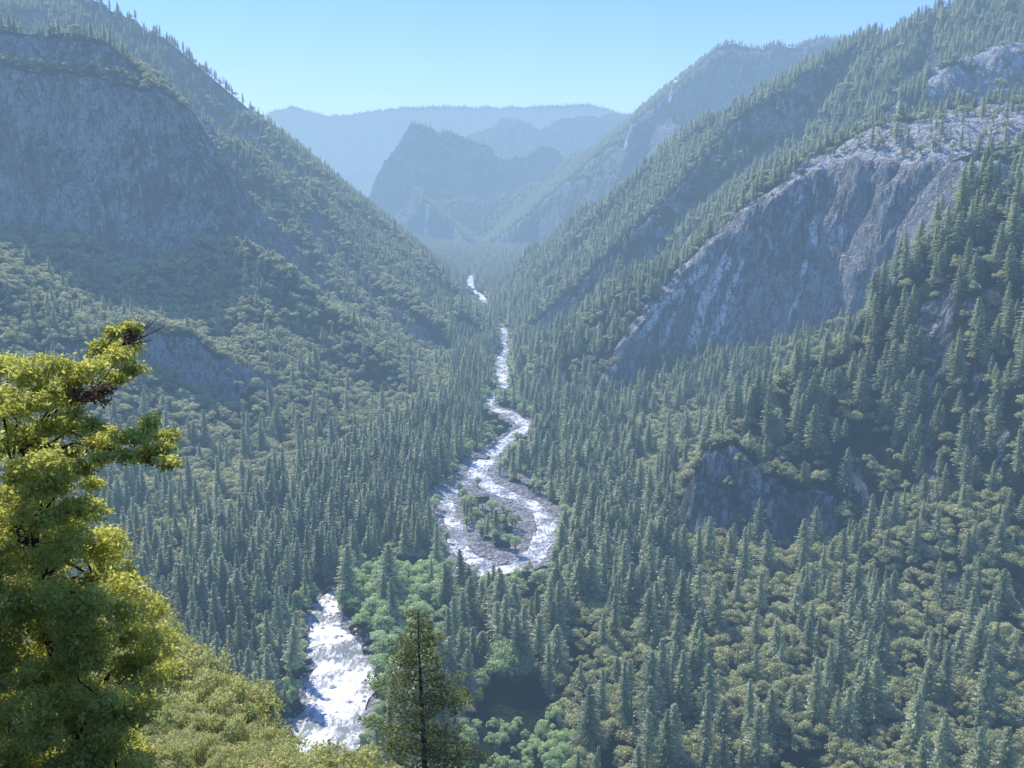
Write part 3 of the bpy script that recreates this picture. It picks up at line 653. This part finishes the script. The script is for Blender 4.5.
for k, (nm, cat, protos, mcr, bh, words_, small) in enumerate(KN):
    roots = [linked(nm, p, None, mcr) for p in protos]; used = [False] * len(roots)
    for i in solo[k]:
        j = int(PK[i]) % len(roots); sc_ = hgt[i] / bh; loc = (tx[i], ty[i], tz[i] - 0.3); rot = float(RNG.uniform(0, 6.28))
        if not used[j]:
            o = roots[j]; o.location = loc; o.rotation_euler = (0, 0, rot); o.scale = (sc_,) * 3; used[j] = True
        else: o = dup(roots[j], loc, rot, sc_)
        wf = random.uniform(0.78, 1.25); o.scale = (sc_ * wf, sc_ * wf, sc_); o.rotation_euler = (random.gauss(0, 0.03), 0, rot)
        wh, _r = region(px0[i], 0.5 * (py0[i] + pyt[i]), ty[i])
        o['label'] = words_[1 if small(hgt[i]) else 0] + wh; o['category'] = cat; o['group'] = o['label'].replace(nm.split('_')[0], nm.split('_')[0] + 's', 1) if k < 2 else o['label'].replace('tree', 'trees', 1)
# ------------------------------------------------------------------ foreground
def zg(x, y): return float(sample_grid(ZZ, np.array([x]), np.array([y]))[0])
def hit(px, py, d0=300.0):
    a, b, c = ray(px, py); D = np.linspace(d0, 9500, 6000); z = CAMZ + c / b * D
    g = sample_grid(ZZ, a / b * D, D); k = np.argmax(g > z); return np.array([a / b * D[k], D[k], z[k]])
def tufts(mb, cx, R, rng, n_tuft, n_leaf, leaf, tone0, mat=0, spread=0.13):
    """leaf tufts over a lump at cx of radius R"""
    o = unit(rng.normal(size=(n_tuft, 3))); o[:, 2] = np.where(o[:, 2] < -0.2, -o[:, 2], o[:, 2])
    tc = cx + o * R * rng.uniform(0.45, 1.05, (n_tuft, 1)) * np.array([1, 1, 0.8])
    tt = np.clip(tone0 + 0.22 * o[:, 2] + rng.normal(0, 0.16, n_tuft), 0, 1)  # upper tufts toned lighter, painting light from above
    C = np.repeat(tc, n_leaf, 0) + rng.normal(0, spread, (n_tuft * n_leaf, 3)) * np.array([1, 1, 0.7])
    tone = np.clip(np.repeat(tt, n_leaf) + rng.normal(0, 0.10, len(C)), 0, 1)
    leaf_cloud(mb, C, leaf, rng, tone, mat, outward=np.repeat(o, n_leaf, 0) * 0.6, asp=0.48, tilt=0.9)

def foreground_oak():
    rng = np.random.default_rng(5)
    bx, by = -5.6, 12.5; bz = zg(bx, by) - 0.4
    root = bpy.data.objects.new('oak_tree', None); COL.objects.link(root)
    root['label'] = 'big live oak with yellow-green sunlit leaves filling the left foreground'; root['category'] = 'oak'
    tr = MB(); cr = MB(); br = MB(); dead = MB()
    base = np.array([bx, by, bz])
    top = np.array(P(6, 500, 12.5)); mid = base * 0.45 + top * 0.55 + np.array([0.3, 0, 0])
    tr.tube([base, base * 0.7 + top * 0.3 + np.array([0.15, 0.1, 0]), mid, top], [0.34, 0.27, 0.2, 0.1], 10)
    discs = [(8, 375, 26), (34, 378, 24), (55, 372, 17), (73, 385, 18), (92, 372, 15), (104, 352, 13), (118, 360, 14), (128, 347, 12), (132, 330, 7), (116, 334, 7), (132, 372, 9), (116, 380, 9), (60, 405, 20),
        (30, 410, 26), (2, 420, 28), (52, 432, 20), (76, 432, 15), (92, 428, 9), (112, 436, 11), (128, 442, 15), (146, 438, 15), (160, 452, 12), (168, 438, 9), (150, 424, 8), (168, 464, 8), (124, 458, 9), (146, 458, 10), (15, 400, 18), (45, 396, 15), (20, 442, 22), (50, 456, 17), (70, 418, 12), (100, 462, 10), (70, 455, 14), (108, 450, 8), (96, 445, 10), (84, 470, 12), (92, 486, 9)]
    poly = [(-60, 430), (30, 450), (62, 472), (84, 494), (96, 510), (104, 540), (120, 572), (142, 592), (154, 622), (170, 650), (165, 690), (152, 722), (146, 790), (-60, 790)]
    def inside(x, y):
        c = False; n = len(poly); j = n - 1
        for i in range(n):
            xi, yi = poly[i]; xj, yj = poly[j]
            if (yi > y) != (yj > y) and x < (xj - xi) * (y - yi) / (yj - yi) + xi: c = not c
            j = i
        return c
    lumps = []
    for (x, y, r) in discs:
        D = 11.5 + rng.uniform(-0.7, 0.7); lumps.append((np.array(P(x, y, D)), r / 1000 * D, 0.50 + rng.uniform(-0.08, 0.16)))
    n = 0
    while n < 250:
        x, y = rng.uniform(-60, 180), rng.uniform(430, 790)
        if not inside(x, y): continue
        n += 1; D = rng.uniform(10.3, 13.2); r = rng.uniform(0.13, 0.33)
        lumps.append((np.array(P(x, y, D)), r, 0.42 + 0.34 * rng.random() ** 1.3 + 0.12 * (not inside(x + 22, y - 12))))  # lumps at the upper rim toned up, painting sunlit outer leaves
    for i, (c, r, tn) in enumerate(lumps):
        k = int(np.clip(900 * r * r, 9, 60)) + (14 if i < len(discs) else 0)
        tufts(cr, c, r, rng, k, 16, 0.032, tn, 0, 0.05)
        if (i < len(discs) and i % 3 == 0) or i % 6 == 0:
            s0 = mid if c[2] < mid[2] + 1 else top * 0.6 + mid * 0.4
            bw = 1.0
            if i < len(discs): s0 = np.array(P(12, 470, 12.0)); bw = 0.6
            m1 = s0 * 0.55 + c * 0.45 + np.array([0, 0, 0.25]) + rng.normal(0, 0.12, 3)
            br.tube([s0, m1, s0 * 0.2 + c * 0.8 + rng.normal(0, 0.08, 3), c + unit(c - s0) * r * 0.5], [0.035 * bw, 0.022 * bw, 0.012, 0.005], 5)
    for (x, y, r) in [(84, 400, 15), (97, 402, 13), (76, 396, 10), (104, 392, 8), (158, 460, 6), (132, 338, 5)]:
        D = 11.3; tufts(dead, np.array(P(x, y, D)), r / 1000 * D, rng, 16, 12, 0.028, 0.5, 0, 0.05)
    for (x, y) in [(150, 322), (165, 326), (158, 318), (140, 312), (152, 340)]:
        br.tube([np.array(P(122, 345, 11.5)), np.array(P((122 + x) / 2 + 3, (345 + y) / 2, 11.5)), np.array(P(x, y, 11.4))], [0.012, 0.007, 0.003], 4)
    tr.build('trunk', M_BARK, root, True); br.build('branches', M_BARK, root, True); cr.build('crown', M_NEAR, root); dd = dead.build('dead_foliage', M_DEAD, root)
    dd['label'] = 'dry brown leaves on the upper branch'
foreground_oak()

def bush_parts(seed, r=2.2, h=3.0):
    rng = np.random.default_rng(seed); st = MB(); cr = MB()
    for i in range(30):
        v = unit(rng.normal(size=3)); v[2] = abs(v[2]); c = np.array([0, 0, h * 0.42]) + v * np.array([r * 0.72, r * 0.72, h * 0.42]) * rng.uniform(0.5, 1.08)
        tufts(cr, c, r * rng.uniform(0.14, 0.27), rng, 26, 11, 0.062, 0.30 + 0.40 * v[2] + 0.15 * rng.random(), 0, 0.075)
        st.tube([(rng.normal(0, .12), rng.normal(0, .12), -0.8), c * np.array([.5, .5, .55]), c], [0.05, 0.03, 0.01], 5)
    return st, cr
BR = []
for i in range(4):
    st, cr = bush_parts(700 + i)
    r = bpy.data.objects.new('shrub', None); COL.objects.link(r); st.build('stems', M_GREY, r, True); cr.build('foliage', M_BRUSH, r); BR.append([r, False])
def put_bush(px, py, D, label, group=None, k=None, wide=1.0):
    x, y, z = P(px, py, D); g = zg(x, y); hh = z - g
    hh = max(2.0, hh); sc_ = hh / 3.0; j = random.randrange(4)
    b = BR[j]; o = b[0] if not b[1] else dup(b[0], (0, 0, 0), 0, 1); b[1] = True
    wd = min(sc_, 1.2) * wide * random.uniform(0.65, 1.1); sc_ *= random.uniform(0.8, 1.12); o.location = (x, y, g - 0.2); o.rotation_euler = (0, 0, random.uniform(0, 6.28)); o.scale = (wd, wd, sc_)
    o['label'] = label; o['category'] = 'shrub'
    if group: o['group'] = group
lab1 = 'leafy green shrub in the thicket right of the big live oak'
for (x, y, D) in [(128, 572, 52), (148, 590, 50), (168, 608, 50), (188, 628, 48), (205, 642, 47), (222, 655, 46), (238, 672, 44), (250, 694, 42), (258, 716, 40), (150, 625, 44), (172, 640, 43), (195, 662, 41), (215, 682, 39), (234, 706, 37), (246, 730, 34),
                  (160, 668, 37), (182, 690, 35), (204, 708, 34), (150, 700, 32), (170, 722, 30), (224, 734, 31), (110, 600, 48), (120, 640, 40), (190, 742, 27)]:
    put_bush(x + random.uniform(-4, 4), y, D, lab1, 'leafy shrubs in the thicket right of the big live oak')
for (x, y, D) in [(8, 742, 13), (52, 748, 14), (96, 752, 14.5)]: put_bush(x, y, D, 'leafy shrub on the ground under the big live oak', 'leafy shrubs under the big live oak', wide=0.7)
lab2 = 'pale yellow-green bush along the bottom edge left of the pine'
for (x, y, D) in [(160, 742, 24), (196, 738, 26), (232, 728, 28), (262, 744, 27), (292, 742, 29), (318, 732, 30), (342, 736, 30), (372, 750, 28), (140, 758, 21), (215, 756, 23), (305, 758, 26), (398, 762, 27)]:
    put_bush(x, y, D, lab2, 'pale yellow-green bushes along the bottom edge left of the pine')

def foreground_pine():
    rng = np.random.default_rng(11); D = 50.0; x, y, z = P(420, 610, D); g = zg(x, y); h = z - g
    root = bpy.data.objects.new('pine_tree', None); COL.objects.link(root); root.location = (x, y, g)
    root['label'] = 'lone young pine with bare straight trunk and see-through crown at bottom centre'; root['category'] = 'pine'
    tr = MB(); br = MB(); cr = MB()
    ax = lambda q: np.array([0.10 * math.sin(q * 0.35), 0.06 * math.cos(q * 0.3), q])
    tr.tube([ax(q) for q in np.linspace(-0.5, h, 14)], np.linspace(0.24, 0.02, 14), 8)
    q = h * 0.25
    while q < h - 0.1:
        t = (h - q) / 9.5; L0 = 3.9 * min(1, t) ** 0.75 + 0.15; nb = rng.integers(4, 7); ph = rng.uniform(0, 6.28)
        for b in range(nb):
            if rng.random() < 0.12: continue
            a = ph + b * 6.283 / nb + rng.normal(0, 0.3); L = L0 * rng.uniform(0.55, 1.15); up = 0.42 - 0.40 * min(1, t) + rng.normal(0, 0.10)
            d = np.array([math.cos(a), math.sin(a), up]); s = np.array([-math.sin(a), math.cos(a), 0])
            bend = lambda r: ax(q) + d * r + np.array([0, 0, 0.10 * r * r / (L + .5) - 0.05 * r])
            br.tube([bend(L * f) for f in (0, 0.35, 0.7, 1.0)], [0.035 * (0.4 + t / 1.5), 0.02, 0.012, 0.005], 4)
            r = L * 0.22
            while r < L * 1.02:
                w = (L - r) * 0.38 + 0.12
                for sg in (-1, 0, 1):
                    tip = bend(r) + s * sg * w + d * w * 0.55 * (sg != 0); 
                    if sg and w > 0.25: br.tube([bend(r), (bend(r) + tip) / 2, tip], [0.008, 0.006, 0.003], 3)
                    for f in ((1.0,) if sg == 0 or w < 0.35 else (0.5, 1.0)):
                        c = bend(r) + (tip - bend(r)) * f; n = 11
                        N = unit(rng.normal(size=(n, 3)) + np.array([d[0], d[1], 0.5]) * 0.9 + s * sg * 0.5); ln = rng.uniform(0.10, 0.17, (n, 1))
                        B = unit(np.cross(N, rng.normal(size=(n, 3)))) * 0.022
                        cr.quads(c + N * ln * 0.8, N * ln, B, np.clip(0.45 + rng.normal(0, 0.14) + rng.normal(0, 0.12, n) + 0.15 * f, 0, 1))
                r += rng.uniform(0.26, 0.40)
        q += rng.uniform(0.36, 0.6)
    tr.build('trunk', M_BARK, root, True); br.build('branches', M_BARK, root, True); cr.build('crown', M_PINE, root)
foreground_pine()

def lone_tree(px, py, D, h, label, nm='cottonwood'):
    tr_, cr_ = broad_parts(901, 20.0, 10.5, 34, 190, 0.30 * 5 / 5, 0.12)
    x, y, z = P(px, py, D); r = linked(nm, (tr_, cr_), None, M_COT); g = zg(x, y); r.location = (x, y, g - 0.3); r.scale = (h / 20,) * 3
    r['label'] = label; r['category'] = 'cottonwood'
lone_tree(508, 720, 560, 29, 'large round bright green broadleaf tree in the dark hollow right of the pine')
def snag():
    x, y = P(499, 738, 500)[:2]; g = zg(x, y); top = P(499, 736, 500)[2]; h = max(top - g, 16); mb = MB(); rng = np.random.default_rng(3)
    mb.tube([(0, 0, -1), (0.1, 0, h * .5), (0.0, 0.1, h)], [0.5, 0.36, 0.16], 8, tone=0.5)
    r = bpy.data.objects.new('dead_tree', None); COL.objects.link(r); r.location = (x, y, g)
    mb.build('trunk', M_GREY, r, True)
    for i in range(7):
        q = h * rng.uniform(0.45, 0.95); a = rng.uniform(0, 6.28); b = MB(); b.tube([(0, 0, q), (math.cos(a) * 1.0, math.sin(a) * 1.0, q + 0.2), (math.cos(a) * 1.9, math.sin(a) * 1.9, q + 0.1)], [0.12, 0.08, 0.03], 5); b.build('branch', M_GREY, r, True)
    r['label'] = 'bare dead trunk standing among pale trees right of the foreground pine'; r['category'] = 'dead tree'
    proto = r
    cand = order[:9000]; cand = cand[(n_vis[cand] > 40) & (kind[cand] == 0)]
    for q, i in enumerate(RNG.choice(cand, 22, replace=False)):
        x_, y_ = tx[i] + 3.5, ty[i] - 3.0; o = dup(proto, (x_, y_, zg(x_, y_) - 0.5), float(RNG.uniform(0, 6.28)), float(RNG.uniform(0.7, 1.25)) * 26 / h)
        wh = 'on the right slope' if px0[i] > 640 else ('in the central grove' if px0[i] > 440 else 'in the left valley stand')
        o['label'] = 'thin bare grey snag standing among living conifers ' + wh; o['category'] = 'dead tree'; o['group'] = 'thin bare grey snags among living conifers ' + wh
snag()

def plain(name, c, rough=0.6):
    s = NT(name); p = s.n('BsdfPrincipled', Roughness=rough); tc = s.n('TexCoord').outputs['Object']
    s.l(s.mix(s.noise(tc, 1.3, 4), tuple(v * 0.75 for v in c), c), p.inputs[0]); s.l(p.outputs[0], s.out.inputs[0]); return s.m
M_CABLE = plain('cable_metal', (0.55, 0.57, 0.58), 0.35)
def cable(a, b, sag, label, group):
    a = np.array(a); b = np.array(b); mid = (a + b) / 2; mb = MB(); pts = []
    for k in range(17):
        t = k / 16; p = a + (b - a) * t; p[2] -= sag * 4 * t * (1 - t); pts.append(p - mid)
    mb.tube(pts, [0.10] * 17, 4); o = mb.build('power_cable', M_CABLE, None, True); o.location = mid
    o['label'] = label; o['category'] = 'power cable'; o['group'] = group
for k in range(3): cable(P(583 + 3 * k, 598 - k, 720), P(612 + 9 * k, 636 - 3 * k, 640), 2, 'silvery power cable slanting down through the central grove', 'power cables over the central grove')
for k in range(3): cable(P(682, 652 + 6 * k, 660), P(838, 664 + 5 * k, 640), 5, 'thin power cable running level across the lower right slope', 'power cables across the lower right slope')

M_ROOF = plain('metal_roof', (0.75, 0.76, 0.76), 0.4); M_WALL = plain('timber_wall', (0.22, 0.16, 0.11), 0.8)
def cabin(px, py, L, Wd, rot, label, c):
    D = 1050.0
    for _ in range(20): a, b, cc = ray(px, py); D = (3 + 1.5 - CAMZ) / (cc / b)
    x, y = a / b * D, D; g = zg(x, y); r = bpy.data.objects.new('cabin', None); COL.objects.link(r); r.location = (x, y, g); r.rotation_euler = (0, 0, rot)
    h = 3.4; ht = 5.6; l, w_ = L / 2, Wd / 2
    V = [(-l, -w_, -1), (l, -w_, -1), (l, w_, -1), (-l, w_, -1), (-l, -w_, h), (l, -w_, h), (l, w_, h), (-l, w_, h), (-l, 0, ht), (l, 0, ht)]
    F = [(0, 1, 5, 4), (2, 3, 7, 6), (3, 2, 1, 0)]; G = [(1, 2, 6, 9, 5), (3, 0, 4, 8, 7)]
    mesh_obj('wall', V, np.array([i for f in F + G for i in f]), np.array([4, 4, 4, 5, 5]), M_WALL, r)
    e = 0.6; R = []
    for s_ in (-1, 1):
        R += [(-l - e, 0, ht + .05), (l + e, 0, ht + .05), (l + e, s_ * (w_ + e), h - 0.25), (-l - e, s_ * (w_ + e), h - 0.25)]
    R2 = [(a_, b_, c_ + 0.18) for a_, b_, c_ in R]
    FF = []
    for s_ in (0, 4): FF += [(s_, s_ + 1, s_ + 2, s_ + 3), (8 + s_, 9 + s_, 10 + s_, 11 + s_), (s_ + 2, s_ + 3, 11 + s_, 10 + s_), (s_, s_ + 3, 11 + s_, 8 + s_), (s_ + 1, s_ + 2, 10 + s_, 9 + s_)]
    mesh_obj('roof', R + R2, np.array(FF).ravel(), np.full(len(FF), 4), c, r)
    r['label'] = label; r['category'] = 'cabin'
cabin(468, 449, 11, 8, 0.25, 'small cabin with bright white roof beside the bend of the river', M_ROOF)
cabin(483, 456, 13, 8, -0.5, 'dark roofed cabin just right of the white roofed one by the river', plain('dark_roof', (0.14, 0.14, 0.15), 0.7))

def fall_mat():
    s = NT('falling_water'); pos = s.n('NewGeometry').outputs['Position']; n = s.noise(s.mapping(pos, (1, 1, 0.1)), 0.2, 4)
    d = s.n('BsdfDiffuse'); s.l(s.mix(s.ramp(n, 0.3, 0.6), (0.8, 0.84, 0.88), (0.95, 0.97, 1.0)), d.inputs[0])
    t_ = s.n('BsdfTranslucent'); t_.inputs[0].default_value = (0.85, 0.9, 0.95, 1); m = s.n('MixShader', Fac=0.5); s.l(d.outputs[0], m.inputs[1]); s.l(t_.outputs[0], m.inputs[2]); s.l(m.outputs[0], s.out.inputs[0]); return s.m
M_FALL = fall_mat()
def waterfall(path, w0, w1, label, off=10.0, d0=300):
    V = []; n = len(path) * 4
    for k in range(n):
        t = k / (n - 1) * (len(path) - 1); i = min(int(t), len(path) - 2); f = t - i
        px = path[i][0] * (1 - f) + path[i + 1][0] * f + 0.25 * math.sin(k * 2.1); py = path[i][1] * (1 - f) + path[i + 1][1] * f
        p = hit(px, py, 3000); p = p - unit(p - np.array([0, 0, CAMZ])) * off; w_ = (w0 + (w1 - w0) * k / n) * (0.85 + 0.3 * random.random())
        V += [(p[0] - w_, p[1], p[2]), (p[0], p[1] - w_ * 0.5, p[2]), (p[0] + w_, p[1], p[2])]
    f, l = grid_faces(n, 3); o = mesh_obj('waterfall', V, f, l, M_FALL, smooth_sh=True)
    o['label'] = label; o['category'] = 'waterfall'
waterfall([(428, 204), (427.5, 220), (426, 238)], 8, 12, 'thin white waterfall dropping down the far hazy cliff left of centre', 14)
waterfall([(676, 80), (672, 88), (669, 102)], 4, 6, 'short steep white streak high on the hazy cliff below the skyline', 14)  # pale streak laid on the cliff with the waterfall ribbon
waterfall([(634, 120), (628, 135), (625, 150)], 3, 6, 'faint slanting white streak lower down the hazy cliff', 14)  # second pale cliff streak, same ribbon mesh and material

def boulders():
    rng = np.random.default_rng(31); coll = bpy.data.collections.new('boulder_kinds')
    M_ROCK = plain('pale_granite', (0.55, 0.53, 0.50), 0.85)
    for j in range(3):
        bm_ = __import__('bmesh').new(); __import__('bmesh').ops.create_icosphere(bm_, subdivisions=2, radius=1.0)
        for v in bm_.verts: v.co = v.co * (0.75 + 0.4 * rng.random()); v.co.z *= 0.62
        me = bpy.data.meshes.new('boulder_kind'); bm_.to_mesh(me); bm_.free(); me.materials.append(M_ROCK); coll.objects.link(bpy.data.objects.new('boulder_kind', me))
    pts = []
    for A, cnt in ((MAIN_S, 7000), (ARM_S, 1500)):
        A = np.array(A); A = A[A[:, 1] < 2100]; i = rng.integers(0, len(A) - 1, cnt); side = rng.choice([-1, 1], cnt)
        T = A[i + 1, :2] - A[i, :2]; T /= np.linalg.norm(T, axis=1)[:, None] + 1e-9; off = side * (A[i, 2] * 0.5 + rng.normal(2.5, 4.0, cnt)); inner = rng.random(cnt) < 0.10; off = np.where(inner, off * rng.random(cnt), off)
        x = A[i, 0] - T[:, 1] * off + rng.normal(0, 3, cnt); y = A[i, 1] + T[:, 0] * off + rng.normal(0, 3, cnt); pts.append(np.stack([x, y], 1))
    p = np.concatenate(pts); z = np.maximum(sample_grid(ZZ, p[:, 0], p[:, 1]), RIV_Z(p[:, 1]) - 0.1); sz = 0.35 + 1.9 * rng.random(len(p)) ** 3
    me = bpy.data.meshes.new('river_boulders'); me.vertices.add(len(p)); me.vertices.foreach_set('co', np.stack([p[:, 0], p[:, 1], z], 1).astype(np.float32).ravel())
    instance_points(me, 'river_boulders', coll, sz, rng.uniform(0, 6.28, len(p)), rng.integers(0, 3, len(p)), 'countless pale boulders lining the river banks and gravel bars', 'boulders')
boulders()



# ------------------------------------------------------------------ haze: an even absorbing medium; its added glow stands in for scattered light
def haze():
    s = NT('valley_haze')
    SIG = HAZE_SIG; AIR = HAZE_AIR
    dens = max(SIG)
    ab = s.n('VolumeAbsorption', Density=dens); ab.inputs[0].default_value = tuple(1 - v / dens for v in SIG) + (1,)
    E = [a * g for a, g in zip(AIR, SIG)]; st = max(E)
    em = s.n('Emission', Strength=st); em.inputs[0].default_value = tuple(e / st for e in E) + (1,)
    ad = s.n('AddShader'); s.l(ab.outputs[0], ad.inputs[0]); s.l(em.outputs[0], ad.inputs[1])
    s.l(ad.outputs[0], s.out.inputs['Volume'])
    x0, x1, y0, y1, z0, z1 = -16000, 16000, -300, 18000, -400, 950
    V = [(x, y, z) for z in (z0, z1) for y in (y0, y1) for x in (x0, x1)]
    F = [(0, 2, 3, 1), (4, 5, 7, 6), (0, 1, 5, 4), (2, 6, 7, 3), (0, 4, 6, 2), (1, 3, 7, 5)]
    o = mesh_obj('haze', V, np.array(F).ravel(), np.full(6, 4), s.m); o['kind'] = 'structure'
HAZE_SIG = (0.000108, 0.000126, 0.000147)
HAZE_AIR = (0.60, 0.85, 1.12)
haze()

# ------------------------------------------------------------------ light
SUN_EL = math.radians(48); SUN_AZ = math.radians(-34)      # azimuth from +Y towards +X
w = bpy.data.worlds.new('World'); scene.world = w; w.use_nodes = True; t = w.node_tree
sky = t.nodes.new('ShaderNodeTexSky'); sky.sky_type = 'NISHITA'; sky.sun_disc = False
sky.sun_elevation = SUN_EL; sky.sun_rotation = SUN_AZ; sky.altitude = 1500; sky.air_density = 1.3; sky.dust_density = 0.6; sky.ozone_density = 2.5
bg = t.nodes['Background']; hs = t.nodes.new('ShaderNodeHueSaturation'); hs.inputs['Saturation'].default_value = 1.3; hs.inputs['Value'].default_value = 1.5; t.links.new(sky.outputs[0], hs.inputs['Color']); tm = t.nodes.new('ShaderNodeMix'); tm.data_type = 'RGBA'; tm.blend_type = 'MULTIPLY'; tm.inputs[0].default_value = 1; tm.inputs[7].default_value = (0.44, 0.53, 1.05, 1); t.links.new(hs.outputs[0], tm.inputs[6]); t.links.new(tm.outputs[2], bg.inputs[0]); bg.inputs[1].default_value = 0.15
sd = bpy.data.lights.new('sun', 'SUN'); sd.energy = 5.0; sd.angle = math.radians(0.5); sd.color = (1.0, 0.96, 0.87)
so = bpy.data.objects.new('sun', sd); COL.objects.link(so)
dirv = Vector((math.sin(SUN_AZ) * math.cos(SUN_EL), math.cos(SUN_AZ) * math.cos(SUN_EL), math.sin(SUN_EL)))
so.rotation_euler = dirv.to_track_quat('Z', 'Y').to_euler(); so.location = (0, 0, 1200)

cam = bpy.data.cameras.new('camera'); cam.sensor_width = 36; cam.lens = 36 * FOC / 1024; cam.clip_end = 60000; cam.clip_start = 0.1
co = bpy.data.objects.new('camera', cam); COL.objects.link(co); co.location = (0, 0, CAMZ); co.rotation_euler = (math.pi / 2 - PITCH, 0, 0)
scene.camera = co
scene.view_settings.view_transform = 'Standard'; scene.view_settings.look = 'None'; scene.view_settings.exposure = 0
scene.render.engine = 'CYCLES'
scene.cycles.max_bounces = 5; scene.cycles.diffuse_bounces = 2; scene.cycles.glossy_bounces = 2; scene.cycles.transmission_bounces = 3; scene.cycles.volume_bounces = 0; scene.cycles.transparent_max_bounces = 6
scene.cycles.use_denoising = True
